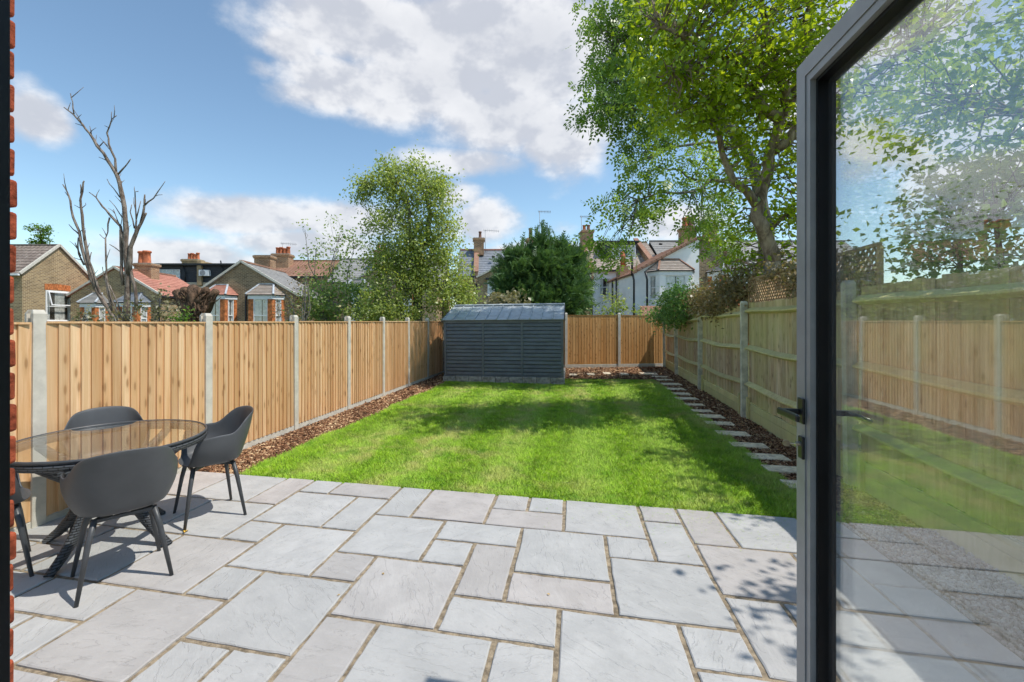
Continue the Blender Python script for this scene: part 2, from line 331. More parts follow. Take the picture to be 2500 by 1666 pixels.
class MB:
    def __init__(s): s.v = []; s.f = []
    def quad(s, *p):
        b = len(s.v); s.v += [tuple(q) for q in p]; s.f.append(tuple(range(b, b + len(p)))); return s
    def box(s, x0, x1, y0, y1, z0, z1, M=None):
        p = [(x0, y0, z0), (x1, y0, z0), (x1, y1, z0), (x0, y1, z0), (x0, y0, z1), (x1, y0, z1), (x1, y1, z1), (x0, y1, z1)]
        if M is not None: p = [tuple(M @ Vector(q)) for q in p]
        b = len(s.v); s.v += p
        s.f += [tuple(b + i for i in f) for f in ((3, 2, 1, 0), (4, 5, 6, 7), (0, 1, 5, 4), (1, 2, 6, 5), (2, 3, 7, 6), (3, 0, 4, 7))]; return s
    def bar(s, p, q, wx, wz, up=(0, 0, 1)):
        p, q = Vector(p), Vector(q); d = (q - p); L = d.length; d.normalize()
        u = Vector(up); x = d.cross(u); x = x.normalized() if x.length > 1e-5 else Vector((1, 0, 0)); z = x.cross(d)
        M = Matrix((( x.x, d.x, z.x, p.x), (x.y, d.y, z.y, p.y), (x.z, d.z, z.z, p.z), (0, 0, 0, 1)))
        return s.box(-wx / 2, wx / 2, 0, L, -wz / 2, wz / 2, M)
    def prism(s, poly, y0, y1):
        """polygon of (x, z) extruded from y0 to y1"""
        n = len(poly); b = len(s.v)
        s.v += [(x, y0, z) for x, z in poly] + [(x, y1, z) for x, z in poly]
        s.f.append(tuple(range(b, b + n))); s.f.append(tuple(range(b + 2 * n - 1, b + n - 1, -1)))
        for i in range(n): j = (i + 1) % n; s.f.append((b + i, b + n + i, b + n + j, b + j))
        return s
    def prism_x(s, poly, x0, x1):
        """polygon of (y, z) extruded from x0 to x1"""
        n = len(poly); b = len(s.v)
        s.v += [(x0, y, z) for y, z in poly] + [(x1, y, z) for y, z in poly]
        s.f.append(tuple(range(b + n - 1, b - 1, -1))); s.f.append(tuple(range(b + n, b + 2 * n)))
        for i in range(n): j = (i + 1) % n; s.f.append((b + i, b + j, b + n + j, b + n + i))
        return s
    def tube(s, pts, radii, n=7, cap=True):
        pts = [Vector(p) for p in pts]; rings = []
        ref = Vector((.31, .87, .2)).normalized()
        for i, p in enumerate(pts):
            d = (pts[min(i + 1, len(pts) - 1)] - pts[max(i - 1, 0)]).normalized()
            x = d.cross(ref)
            x = x.normalized() if x.length > 1e-4 else d.orthogonal().normalized()
            y = d.cross(x); b = len(s.v); r = radii[i] if hasattr(radii, '__len__') else radii
            for k in range(n):
                a = 2 * math.pi * k / n; s.v.append(tuple(p + (x * math.cos(a) + y * math.sin(a)) * r))
            rings.append(b)
        for a, b in zip(rings[:-1], rings[1:]):
            for k in range(n): j = (k + 1) % n; s.f.append((a + k, a + j, b + j, b + k))
        if cap: s.f.append(tuple(rings[0] + k for k in reversed(range(n)))); s.f.append(tuple(rings[-1] + k for k in range(n)))
        return s
    def lathe(s, prof, c=(0, 0), n=16):
        b = len(s.v); m = len(prof)
        for r, z in prof:
            for k in range(n): a = 2 * math.pi * k / n; s.v.append((c[0] + r * math.cos(a), c[1] + r * math.sin(a), z))
        for i in range(m - 1):
            for k in range(n): j = (k + 1) % n; s.f.append((b + i * n + k, b + i * n + j, b + (i + 1) * n + j, b + (i + 1) * n + k))
        s.f.append(tuple(b + k for k in reversed(range(n)))); s.f.append(tuple(b + (m - 1) * n + k for k in range(n))); return s
    def mesh(s, name, smooth=False):
        me = bpy.data.meshes.new(name); me.from_pydata(s.v, [], s.f)
        if smooth: me.shade_smooth()
        return me
    def build(s, name, mat, parent=None, smooth=False, bevel=0.0, loc=None):
        me = s.mesh(name, smooth); me.materials.append(mat); o = link(name, me, None, parent)
        if loc is not None: o.location = loc
        if bevel:
            md = o.modifiers.new('bevel', 'BEVEL'); md.width = bevel; md.segments = 2; md.limit_method = 'ANGLE'
        return o

def np_mesh(name, verts, faces, mat, parent=None, tone=None, smooth=False):
    """verts (N,3); faces (M,k) int; tone (N,) float point attribute"""
    me = bpy.data.meshes.new(name); nv, (nf, k) = len(verts), faces.shape
    me.vertices.add(nv); me.vertices.foreach_set('co', np.ascontiguousarray(verts, np.float32).ravel())
    me.loops.add(nf * k); me.loops.foreach_set('vertex_index', np.ascontiguousarray(faces, np.int32).ravel())
    me.polygons.add(nf); me.polygons.foreach_set('loop_start', np.arange(0, nf * k, k, dtype=np.int32))
    try: me.polygons.foreach_set('loop_total', np.full(nf, k, np.int32))
    except Exception: pass
    if tone is not None:
        at = me.attributes.new('tone', 'FLOAT', 'POINT'); at.data.foreach_set('value', np.ascontiguousarray(tone, np.float32))
    me.update(calc_edges=True); me.validate()
    if smooth: me.shade_smooth()
    me.materials.append(mat); return link(name, me, None, parent)

def rot_mats(n, fwd=None, jitter=1.0, up=None):
    """random orthonormal frames (n,3,3), columns x,y,z; y follows fwd if given"""
    y = rng.normal(size=(n, 3))
    if fwd is not None: y = fwd + y * jitter
    y /= np.linalg.norm(y, axis=1, keepdims=True) + 1e-9
    z = rng.normal(size=(n, 3)) if up is None else np.asarray(up) + rng.normal(size=(n, 3)) * .55
    x = np.cross(y, z); x /= np.linalg.norm(x, axis=1, keepdims=True) + 1e-9
    z = np.cross(x, y); return np.stack([x, y, z], 2)
LEAF = (np.array([(0, 0, 0), (.34, .45, .10), (0, 1, -.06), (-.34, .45, .10)], float), np.array([(0, 1, 2, 3)]))
def _ash():
    v, f = [], []
    for i in range(4):
        for sd in ((-1, 1) if i < 3 else (0,)):
            y0 = .12 + .24 * i; L = .34
            d = np.array((sd * .85, .5, -.12)) if sd else np.array((0, 1, -.1)); d /= np.linalg.norm(d)
            sN = np.cross(d, (0, 0, 1)); b = len(v); o = np.array((0, y0, -.05 * i * i * .4))
            v += [o, o + d * L * .5 + sN * .085, o + d * L, o + d * L * .5 - sN * .085]; f.append((b, b + 1, b + 2, b + 3))
    return np.array(v), np.array(f)
ASH = _ash()
def _spray():
    v, f = [], []
    for i in range(5):
        for sd in (-1, 1):
            y0 = .08 + .19 * i; L = .42 * (1 - i * .13)
            d = np.array((sd * .75, .75, -.15)); d /= np.linalg.norm(d); sN = np.cross(d, (0, 0, 1)); b = len(v); o = np.array((0, y0, -.02 * i * i))
            v += [o - sN * .05, o + sN * .05, o + d * L * .6 + sN * .045, o + d * L]; f.append((b, b + 1, b + 2, b + 3))
    b = len(v); v += [np.array((-.03, 0, 0)), np.array((.03, 0, 0)), np.array((.02, .7, -.1)), np.array((0, 1.15, -.3))]; f.append((b, b + 1, b + 2, b + 3))
    return np.array(v), np.array(f)
SPRAY = _spray()
def scatter_mesh(name, tmpl, pos, frames, size, mat, parent=None, tone=None, kind=None):
    tv, tf = tmpl; n = len(pos)
    v = np.einsum('nij,kj->nki', frames, tv) * size[:, None, None] + pos[:, None, :]
    f = tf[None] + (np.arange(n) * len(tv))[:, None, None]
    if tone is None: tone = rng.random(n)
    o = np_mesh(name, v.reshape(-1, 3), f.reshape(-1, tf.shape[1]), mat, parent, np.repeat(tone, len(tv)))
    if kind: o['kind'] = kind
    return o

def wobble(p, q, n, amt):
    p, q = Vector(p), Vector(q); L = (q - p).length
    out = [p]
    for i in range(1, n):
        t = i / n; out.append(p.lerp(q, t) + Vector(rng.normal(size=3)) * amt * L * math.sin(math.pi * t))
    out.append(q); return out

def plant(name, label, cat, base, limbs, crowns, leaf, mat, bark, size, per, spread, flat=.8, group=None, twig=.010, fwd_bias=None, jit=1.2, crown_name='crown', up=(.40, -.30, .85), ow=.5):
    """limbs: list of (points, radii); crowns: list of (centre, radii, clumps, surface bias). Leaves gather round clumps; each clump hangs on a twig from the nearest limb."""
    root = thing(name, base, label, cat, group); b = Vector(base)
    mb = MB(); nodes = []
    for pts, rad in limbs:
        pts = [Vector(p) - b for p in pts]
        mb.tube(pts, rad, 9 if max(rad) > .06 else 6)
        for i in range(len(pts) - 1):
            for k in range(4): nodes.append((pts[i].lerp(pts[i + 1], k / 4), rad[i]))
    if nodes: nodes_np = np.array([tuple(p) for p, r in nodes])
    P, T, C = [], [], []
    tw = MB()
    for cen, rad, ncl, bias in crowns:
        cen = np.array(cen) - np.array(b); rad = np.array(rad)
        d = rng.normal(size=(ncl, 3)); d /= np.linalg.norm(d, axis=1, keepdims=True)
        r = rng.random(ncl) ** (1 / 3 / bias)
        cl = cen + d * r[:, None] * rad
        for c in cl:
            if nodes:
                k = np.argmin(((nodes_np - c) ** 2).sum(1) + .25 * np.maximum(0, nodes_np[:, 2] - c[2]) ** 2); pn = nodes[k][0]
                w_ = wobble(pn, Vector(c), 3, .10); tw.tube(w_, [min(twig * 1.6, nodes[k][1] * .7), twig, twig * .7, twig * .35], 4, False)
            n = max(3, int(per * (.55 + .9 * rng.random())))
            g = rng.normal(size=(n, 3)) * np.array((spread, spread, spread * flat)) * (.7 + .6 * rng.random())
            P.append(c + g); C.append(np.repeat((c - cen)[None], n, 0)); T.append(np.clip(rng.random() * .55 + rng.random(n) * .5, 0, 1))
    if limbs: mb.build('trunk', bark, root, True)
    if tw.v: tw.build('twigs', bark, root, True)['kind'] = 'stuff'
    P = np.concatenate(P); C = np.concatenate(C); T = np.concatenate(T)
    P[:, 2] = np.maximum(P[:, 2], .03)
    out = C / (np.linalg.norm(C, axis=1, keepdims=True) + 1e-6) * ow + np.array((0, 0, -.35))
    if fwd_bias is not None: out = out + np.array(fwd_bias)
    fr = rot_mats(len(P), out, jit, up if leaf is LEAF else None)
    sz = size * (.65 + .6 * rng.random(len(P)))
    cr = scatter_mesh(crown_name, leaf, P, fr, sz, mat, root, T, 'stuff')
    return root

# ------------------------------------------------------------------ ground, patio, lawn, beds
MOD = .195 * H; U0, V0 = -1.6138 * H, 1.1832 * H           # paving module (0.30 m) and its origin
PU = lambda u: U0 + u * MOD
PV = lambda v: V0 + v * MOD
EDGE = PV(7)
tag(MB().quad((-300, -60, -.05), (300, -60, -.05), (300, 500, -.05), (-300, 500, -.05)).build('ground', M_GROUND), kind='structure')
patio = MB().box(PU(-6), PU(15), .55, EDGE - .012, -.045, -.010).build('patio', M_SAND); tag(patio, kind='structure')

slabs = [(-1, 0, 5, 7), (-3, -1, 5, 7), (0, 1, 6, 7), (1, 3, 6, 7), (0, 2, 4, 6), (2, 3, 4, 6), (3, 4, 5, 7), (4, 6, 5, 7), (6, 7, 6, 7), (7, 8, 6, 7), (6, 8, 5, 6), (8, 10, 5, 7), (10, 11, 6, 7), (10, 11, 4, 6), (11, 12, 5, 7), (12, 14, 5, 7),
    (3, 5, 3, 5), (5, 7, 4, 5), (5, 6, 3, 4), (6, 7, 2, 4), (7, 9, 3, 5), (7, 9, 2, 3), (9, 10, 4, 5), (9, 11, 2, 4), (11, 13, 3, 5), (11, 12, 1, 3), (12, 14, 1, 3), (13, 14, 3, 5), (10, 11, 1, 2), (8, 10, -1, 2), (6, 8, 1, 2), (4, 6, 1, 3), (3, 4, 2, 3), (1, 3, 2, 4),
    (0, 1, 3, 4), (-2, 0, 3, 5), (-1, 1, 1, 3), (1, 2, 1, 2), (2, 4, 0, 2), (4, 5, -1, 1), (5, 7, -1, 1), (7, 8, -1, 1), (10, 12, -1, 1), (12, 14, -1, 1), (3, 4, -1, 0), (2, 3, -1, 0), (0, 2, -1, 1), (-2, 0, 0, 1), (-1, 0, -1, 0), (-3, -1, 1, 3), (-4, -2, 3, 5), (-5, -3, 5, 7)]
occ = set()
for u0, u1, v0, v1 in slabs:
    for i in range(u0, u1):
        for j in range(v0, v1): occ.add((i, j))
for j in range(6, -5, -1):
    for i in range(-6, 15):
        if (i, j) in occ: continue
        for du, dv in random.sample([(2, 2), (2, 1), (1, 2), (2, 2), (1, 1)], 5) + [(1, 1)]:
            cells = [(i + p, j - q) for p in range(du) for q in range(dv)]
            if all(c not in occ and c[0] < 15 and c[1] >= -4 for c in cells):
                occ.update(cells); slabs.append((i, i + du, j - dv + 1, j + 1)); break
def slab_mesh(w_, d_, seed):
    rs = np.random.default_rng(seed); pts = []
    n = 9
    def side(p, q):
        p, q = np.array(p), np.array(q); nr = np.array((-(q - p)[1], (q - p)[0])); nr = nr / np.linalg.norm(nr); ofs = rs.normal() * .0015
        lo = np.cumsum(rs.normal(size=n)) * .0011; lo -= np.linspace(lo[0], lo[-1], n)
        for i in range(n): pts.append(p + (q - p) * i / n + nr * (ofs + lo[i] + rs.normal() * .0012))
    hw, hd = w_ / 2, d_ / 2
    side((-hw, -hd), (hw, -hd)); side((hw, -hd), (hw, hd)); side((hw, hd), (-hw, hd)); side((-hw, hd), (-hw, -hd))
    P = np.array(pts); m = len(P); sg = np.sign(P)
    ins = P * (1 - .006 / np.array((hw, hd)) * (.7 + .6 * rs.random((m, 1)))); lowr = P
    v = [(x, y, 0.0) for x, y in ins] + [(x, y, -.004 - .002 * rs.random()) for x, y in lowr] + [(x, y, -.035) for x, y in lowr]
    f = [tuple(range(m))]
    for i in range(m):
        j = (i + 1) % m; f.append((m + i, m + j, j, i)); f.append((2 * m + i, 2 * m + j, m + j, m + i))
    me = bpy.data.meshes.new('paving_slab'); me.from_pydata(v, [], f); me.materials.append(M_SLAB); return me
for k, (u0, u1, v0, v1) in enumerate(slabs):
    g = random.uniform(.021, .031)
    if PV(v0) < .5: continue
    o = link('paving_slab', slab_mesh((u1 - u0) * MOD - g, (v1 - v0) * MOD - g, k), None, patio)
    o.location = ((PU(u0) + PU(u1)) / 2, (PV(v0) + PV(v1)) / 2, random.uniform(-.001, .003))
    o.rotation_euler = (random.gauss(0, .0016), random.gauss(0, .0016), random.gauss(0, .0035))

# lawn outline and base
LX0, LX1 = -3.38, 2.05
def lawn_far(x): return np.where(x < -.28, 11.28, 12.55 + .12 * (x - 1.0))
def lawn_in(x, y):
    wl = .03 * np.sin(y * 2.1) + .02 * np.sin(y * 5.3 + 1); wr = .03 * np.sin(y * 1.7 + 2) + .012 * (y - 4)
    return (x > LX0 + wl + .012 * (y - 4)) & (x < LX1 + wr) & (y > EDGE - .008 + .006 * np.sin(x * 9) + .006 * np.sin(x * 31)) & (y < lawn_far(x))
def m_turf(name, base):
    m, t, o = material(name)
    pos = t.new('ShaderNodeNewGeometry').outputs['Position']; at = t.new('ShaderNodeAttribute', attribute_name='tone').outputs['Fac']
    s = t.new('ShaderNodeSeparateXYZ', ins={0: pos})
    stripe = t.math('MULTIPLY_ADD', t.math('SINE', t.math('MULTIPLY_ADD', t.noise(pos, .7, 3, .5), 1.6, t.math('MULTIPLY', s.outputs[0], 6.8))), .5, .5)
    col = t.mix(at, (.115, .285, .006), (.50, .79, .048))
    col = t.mix(t.math('MULTIPLY', stripe, .50), col, (.52, .72, .13))
    pat = t.ramp(t.math('ADD', t.noise(pos, 2.2, 5, .65), t.math('MULTIPLY', stripe, .10)), .50, .70)
    fade = t.math('MULTIPLY', pat, t.ramp(t.noise(t.add(pos, (5, 2, 0)), .45, 2, .5), .36, .62))
    col = t.mix(t.math('MULTIPLY', fade, .70), col, (.66, .60, .24))
    fs = t.ramp(t.noise(pos, 17, 4, .7), .50, .66); col = t.mix(t.math('MULTIPLY', fs, .42), col, (.60, .58, .23))
    fd = t.ramp(t.noise(t.add(pos, (3, 3, 3)), 23, 3, .7), .56, .70); col = t.mix(t.math('MULTIPLY', fd, .55), col, (.065, .16, .012))
    lush = t.ramp(t.noise(t.add(pos, (1, 8, 3)), 3.4, 3, .6), .55, .7)
    col = t.mix(t.math('MULTIPLY', lush, .5), col, (.10, .33, .006))
    if base: col = t.mix(.5, col, (.13, .17, .03))
    p = t.new('ShaderNodeBsdfPrincipled'); t.l.new(col, p.inputs['Base Color']); p.inputs['Roughness'].default_value = .55; p.inputs['Specular IOR Level'].default_value = .3
    if base: t.l.new(t.bump(t.noise(pos, 60, 3, .7), .8, .02), p.inputs['Normal']); t.l.new(p.outputs[0], o.inputs[0])
    else:
        nm = t.new('ShaderNodeVectorMath', operation='NORMALIZE', ins={0: t.add(t.scale(t.new('ShaderNodeNewGeometry').outputs['Normal'], (.40, .40, .40)), (0, 0, .75))}).outputs[0]; t.l.new(nm, p.inputs['Normal'])
        tl = t.new('ShaderNodeBsdfTranslucent'); t.l.new(t.mix(1.0, col, (1.3, 1.3, .6), 'MULTIPLY'), tl.inputs[0])
        mx = t.new('ShaderNodeMixShader'); mx.inputs[0].default_value = .28; t.l.new(p.outputs[0], mx.inputs[1]); t.l.new(tl.outputs[0], mx.inputs[2]); t.l.new(mx.outputs[0], o.inputs[0])
    return m
M_TURF = m_turf('turf', True); M_BLADE = m_turf('grass_blade', False)
ys = np.linspace(EDGE - .02, 12.9, 60)
pl = [(LX0 + .03 * math.sin(y * 2.1) + .02 * math.sin(y * 5.3 + 1) + .012 * (y - 4), y) for y in ys if y < 11.3]
pr = [(LX1 + .03 * math.sin(y * 1.7 + 2) + .012 * (y - 4), y) for y in ys if y < 12.66]
poly = pl + [(-.3, 11.28), (-.25, 12.4)] + pr[::-1]
me = bpy.data.meshes.new('lawn'); me.from_pydata([(x, y, -.022) for x, y in poly], [], [tuple(reversed(range(len(poly))))]); me.materials.append(M_TURF)
tag(link('lawn', me), kind='structure')
_vn = {}
def vnoise(x, y, f, seed):
    g = np.random.default_rng(seed).random((256, 256)); u, v = x * f, y * f; i, j = np.floor(u).astype(int), np.floor(v).astype(int); a, b = u - i, v - j; a, b = a * a * (3 - 2 * a), b * b * (3 - 2 * b)
    G = lambda p, q: g[p % 256, q % 256]
    return (G(i, j) * (1 - a) + G(i + 1, j) * a) * (1 - b) + (G(i, j + 1) * (1 - a) + G(i + 1, j + 1) * a) * b
def blades(n, y0, y1, wid, hgt):
    x = rng.uniform(LX0 - .1, LX1 + .2, n); y = rng.uniform(y0, y1, n); k = lawn_in(x, y); x, y = x[k], y[k]; n = len(x)
    a = rng.uniform(0, 2 * np.pi, n); lean = rng.normal(size=(n, 2)) * .55
    cl_n = .5 * vnoise(x, y, 9, 1) + .3 * vnoise(x, y, 22, 2) + .2 * vnoise(x, y, 3.1, 3)
    hh = hgt * (.45 + .7 * rng.random(n)) * (.45 + 1.15 * cl_n); w_ = wid * (.6 + .8 * rng.random(n))
    stripe = np.where(np.sin(x * 6.8) > 0, 1, -1) * .16
    b = np.stack([x, y, np.full(n, -.022)], 1); dx = np.stack([np.cos(a), np.sin(a), 0 * a], 1) * w_[:, None] / 2
    tip = b + np.stack([lean[:, 0] * hh, (lean[:, 1] + stripe) * hh, hh], 1)
    return np.stack([b - dx, b + dx, tip], 1), np.clip(.55 * rng.random(n) + 1.5 * (cl_n - .5) + .25, 0, 1)
parts = [blades(210000, EDGE - .02, 6.2, .0085, .042), blades(120000, 6.2, 8.8, .012, .042), blades(90000, 8.8, 12.8, .016, .042)]
n = 420; cx_ = np.clip(rng.normal(1.0, .55, n), -1.5, 1.9); cy_ = EDGE - np.abs(rng.normal(0, .28, n)) - .01; ca_ = rng.uniform(0, 6.28, n); cl_ = .012 + .02 * rng.random(n)   # clippings blown onto the paving
c0 = np.stack([cx_, cy_, np.full(n, .0055)], 1); dv = np.stack([np.cos(ca_), np.sin(ca_), 0 * ca_], 1) * cl_[:, None]; nv_ = np.stack([-np.sin(ca_), np.cos(ca_), 0 * ca_], 1) * .0014
parts.append((np.stack([c0 - nv_, c0 + nv_, c0 + dv + np.array((0, 0, .002))], 1), .2 + .5 * rng.random(n)))
V = np.concatenate([p[0] for p in parts]); T = np.concatenate([p[1] for p in parts]); n = len(V)
tone = np.repeat(T[:, None] * .8, 3, 1); tone[:, 2] += .2
tag(np_mesh('grass_blades', V.reshape(-1, 3), np.arange(n * 3).reshape(-1, 3), M_BLADE, None, tone.ravel()), 'mown striped green grass of the back garden lawn', 'grass', kind='stuff')

# bark beds
def m_bark_chip():
    m, t, o = material('bark_chip'); at = t.new('ShaderNodeAttribute', attribute_name='tone').outputs['Fac']
    cr = t.new('ShaderNodeValToRGB'); t.l.new(at, cr.inputs[0]); e = cr.color_ramp.elements
    e[0].color = (.065, .030, .016, 1); e[1].position = .45; e[1].color = (.24, .115, .06, 1)
    for pos_, c_ in ((.78, (.44, .255, .14, 1)), (.95, (.62, .43, .25, 1)), (1.0, (.74, .55, .33, 1))): x = e.new(pos_); x.color = c_
    principled(t, o, cr.outputs[0], .85, None, .2); return m
M_CHIP = m_bark_chip()
bx = MB().quad((-3.99, EDGE, -.034), (2.95, EDGE, -.034), (3.3, 17, -.034), (-3.99, 15.2, -.034)).build('mulch_bed', M_SOIL); tag(bx, kind='structure')
def rfx(y): return 2.43 + .0423 * y                          # line of the right-hand fence on the ground
BF0, BFD = Vector((1.53, 16.19, 0)), Vector((.95, .313, 0)).normalized()
def back_y(x): return BF0.y + (x - BF0.x) * BFD.y / BFD.x
CHIP = (np.array([(-.5, -.5, 0), (.5, -.5, 0), (.5, .5, 0), (-.5, .5, 0), (-.42, -.4, .5), (.45, -.42, .5), (.4, .42, .5), (-.45, .38, .5)], float), np.array([(4, 5, 6, 7), (0, 1, 5, 4), (1, 2, 6, 5), (2, 3, 7, 6), (3, 0, 4, 7)]))
def chips(n, x0, x1, y0, y1, cond, big=1.0, light=0.0):
    x = rng.uniform(x0, x1, n); y = rng.uniform(y0, y1, n); k = cond(x, y); x, y = x[k], y[k]; n = len(x)
    L = (.016 + .034 * rng.random(n) ** 1.5) * big; S = np.stack([L * (.25 + .35 * rng.random(n)), L, L * .22], 1)
    fr = rot_mats(n, np.stack([rng.normal(size=n), rng.normal(size=n), rng.normal(size=n) * .35], 1), 0.0, (0, 0, 1))
    p = np.stack([x, y, -.030 + .022 * rng.random(n)], 1)
    v = np.einsum('nij,nkj->nki', fr, CHIP[0][None] * S[:, None, :]) + p[:, None]
    t = rng.random(n) ** 1.35; t = np.clip(t + light * np.sin(y * 3.3 + x * 7) * (rng.random(n) < .5), 0, 1); return v, t
nl = lambda x, y: ~lawn_in(x, y) & (y > EDGE + .0)
parts = [chips(26000, -3.96, -3.0, EDGE, 7.5, nl, 1.0, .25), chips(11000, -3.96, -3.0, 7.5, 13, nl, 1.35, .15),
         chips(26000, 1.9, 2.95, EDGE, 8.2, lambda x, y: nl(x, y) & (x < rfx(y) - .01)), chips(16000, 1.9, 3.05, 8.2, 13, lambda x, y: nl(x, y) & (x < rfx(y) - .01), 1.3),
         chips(24000, -.5, 3.2, 11.3, 16.6, lambda x, y: nl(x, y) & (x < rfx(y)) & (y < back_y(x) - .05), 1.6)]
V = np.concatenate([p[0] for p in parts]); T = np.concatenate([p[1] for p in parts]); n = len(V)
F = CHIP[1][None] + (np.arange(n) * 8)[:, None, None]
tag(np_mesh('bark_chips', V.reshape(-1, 3), F.reshape(-1, 4), M_CHIP, None, np.repeat(T, 8)), 'brown bark mulch chips filling the beds along the fences', 'mulch', kind='stuff')

# pebbles by the house on the right (seen through the glass)
PEB = MB().lathe([(.30, -.32), (.5, -.05), (.42, .22), (.18, .36)], n=7); pv = np.array(PEB.v); pf4 = np.array([f for f in PEB.f if len(f) == 4])
n = 4000; p = np.stack([rng.uniform(2.03, 2.60, n), rng.uniform(1.2, EDGE - .03, n), rng.uniform(-.012, .006, n)], 1)
fr = rot_mats(n, None, 1, None); sz = .016 + .018 * rng.random(n)
mp, tp, op_ = material('pebble'); at = tp.new('ShaderNodeAttribute', attribute_name='tone').outputs['Fac']
principled(tp, op_, tp.mix(at, (.20, .17, .13), (.56, .52, .46)), .6, None, .35)
tag(scatter_mesh('pebbles', (pv, pf4), p, fr, sz, mp), 'bed of pale rounded pebbles right of the patio behind the glass', 'pebbles', kind='stuff')

# stepping stones
stones = [(2.17, 5.19, .38, .20), (2.18, 5.65, .40, .21), (2.15, 6.14, .41, .21), (2.16, 6.75, .40, .24), (2.18, 7.39, .39, .22), (2.20, 7.91, .38, .24), (2.19, 8.36, .32, .20), (2.22, 8.97, .32, .20), (2.24, 9.66, .41, .24), (2.27, 10.28, .36, .26), (2.31, 11.01, .40, .28), (2.38, 11.85, .46, .30), (2.39, 12.72, .42, .24), (2.40, 13.43, .42, .26), (2.20, 14.15, .48, .5), (1.47, 13.95, .22, .38), (.97, 14.0, .22, .42), (.48, 13.67, .22, .42), (-.05, 13.45, .22, .45), (2.16, 4.72, .38, .22)]
ordn = ['first', 'second', 'third', 'fourth', 'fifth', 'sixth', 'seventh', 'eighth', 'ninth', 'tenth', 'eleventh', 'twelfth', 'thirteenth', 'fourteenth', 'fifteenth']
for i, (x, y, w_, d_) in enumerate(stones):
    o = link('stepping_stone', slab_mesh(w_, d_, 900 + i), None); o.data.materials.clear(); o.data.materials.append(M_STEP)
    o.location = (x, y, .004 + random.uniform(0, .006)); o.rotation_euler = (0, 0, random.gauss(.03, .05))
    if i == 19: lb = 'stepping stone nearest the patio, partly hidden by the open door frame'
    elif i == 14: lb = 'large angled stepping stone at the bend in the back corner'
    elif i > 14: lb = 'small square stepping stone in the back bed, %s from the bend' % ordn[i - 15]
    else: lb = 'pale stepping stone in the right bed, %s beyond the one nearest the patio' % ordn[i]
    tag(o, lb, 'stepping stone', 'stepping stones set in the bark beds')

# ------------------------------------------------------------------ fences
def board_mesh(wd, z0, z1, t0, t1, nm='board'):
    """feather-edge board: local x is its width, face towards -y, thick edge at x=0"""
    v = [(0, 0, z0), (wd, 0, z0), (wd, t1, z0), (0, t0, z0), (0, 0, z1), (wd, 0, z1), (wd, t1, z1), (0, t0, z1)]
    v = [(x, -y if y else 0.0, z) for x, y, z in v]
    me = bpy.data.meshes.new(nm); me.from_pydata(v, [], [(0, 1, 2, 3), (7, 6, 5, 4), (3, 2, 6, 7), (1, 0, 4, 5), (2, 1, 5, 6), (0, 3, 7, 4)]); return me
def post_mesh(h, wx=.085, wy=.09, slot=True):
    mb = MB(); a, b = wx / 2, wy / 2
    if slot:  # two slots along the fence, weathered top
        prof = [(-b, -a), (-b, -.024), (-b + .022, -.024), (-b + .022, .024), (-b, .024), (-b, a), (b, a), (b, .024), (b - .022, .024), (b - .022, -.024), (b, -.024), (b, -a)]
    else: prof = [(-b, -a), (-b, a), (b, a), (b, -a)]
    n = len(prof); mb.v = [(x, y, -.3) for x, y in prof] + [(x, y, h) for x, y in prof] + [(x * .8, y * .55, h + .03) for x, y in prof]
    mb.f.append(tuple(range(n)))
    for L_ in (0, n):
        for i in range(n): j = (i + 1) % n; mb.f.append((L_ + i, L_ + n + i, L_ + n + j, L_ + j))
    mb.f.append(tuple(2 * n + i for i in reversed(range(n)))); return mb.mesh('post')

# left fence: runs along y at x = -4, boards face +x
lf = thing('closeboard_fence', (-4.0, 1.0, 0), 'new golden closeboard fence with concrete posts along the left side, behind the table', 'fence')
py_ = [-.55, 1.02, 2.61, 4.20, 5.78, 7.32, 8.80, 10.27, 11.73, 13.2, 14.4]
ztop = lambda y: 1.535 + .0045 * (y - 2.6)
for k, y in enumerate(py_):
    o = link('post', post_mesh(ztop(y) + .075), M_CONC, lf); o.location = (-.016, y - 1.0, 0); o.rotation_euler = (random.gauss(0, .004), random.gauss(0, .004), R(90))
for k in range(len(py_) - 1):
    y0, y1 = py_[k] + .05, py_[k + 1] - .05; nb = 18; pitch = (y1 - y0) / nb
    zt = ztop((y0 + y1) / 2); bm = board_mesh(pitch + .018, .055, 1.0, .024, .005)
    bm.materials.append(M_NEW)
    for i in range(nb):
        o = link('board', bm, None, lf); o.scale = (1, 1, (zt - .055) / .945); o.location = (.0, y0 - 1.0 + i * pitch + random.uniform(-.003, .003), .055 - .055 * o.scale[2])
        o.rotation_euler = (random.gauss(0, .002), random.gauss(0, .003), R(90))
    MB().box(-.022, .03, y0 - 1, y1 - 1, zt - .002, zt + .014).build('capping', M_NEW, lf)
    MB().box(-.03, .012, y0 - 1 - .02, y1 - 1 + .02, -.2, .048).build('gravel_board', M_CONC, lf, bevel=.004)
    for zr in (.3, .85, 1.35): MB().box(-.06, -.001, y0 - 1, y1 - 1, zr, zr + .06).build('rail', M_NEW, lf)

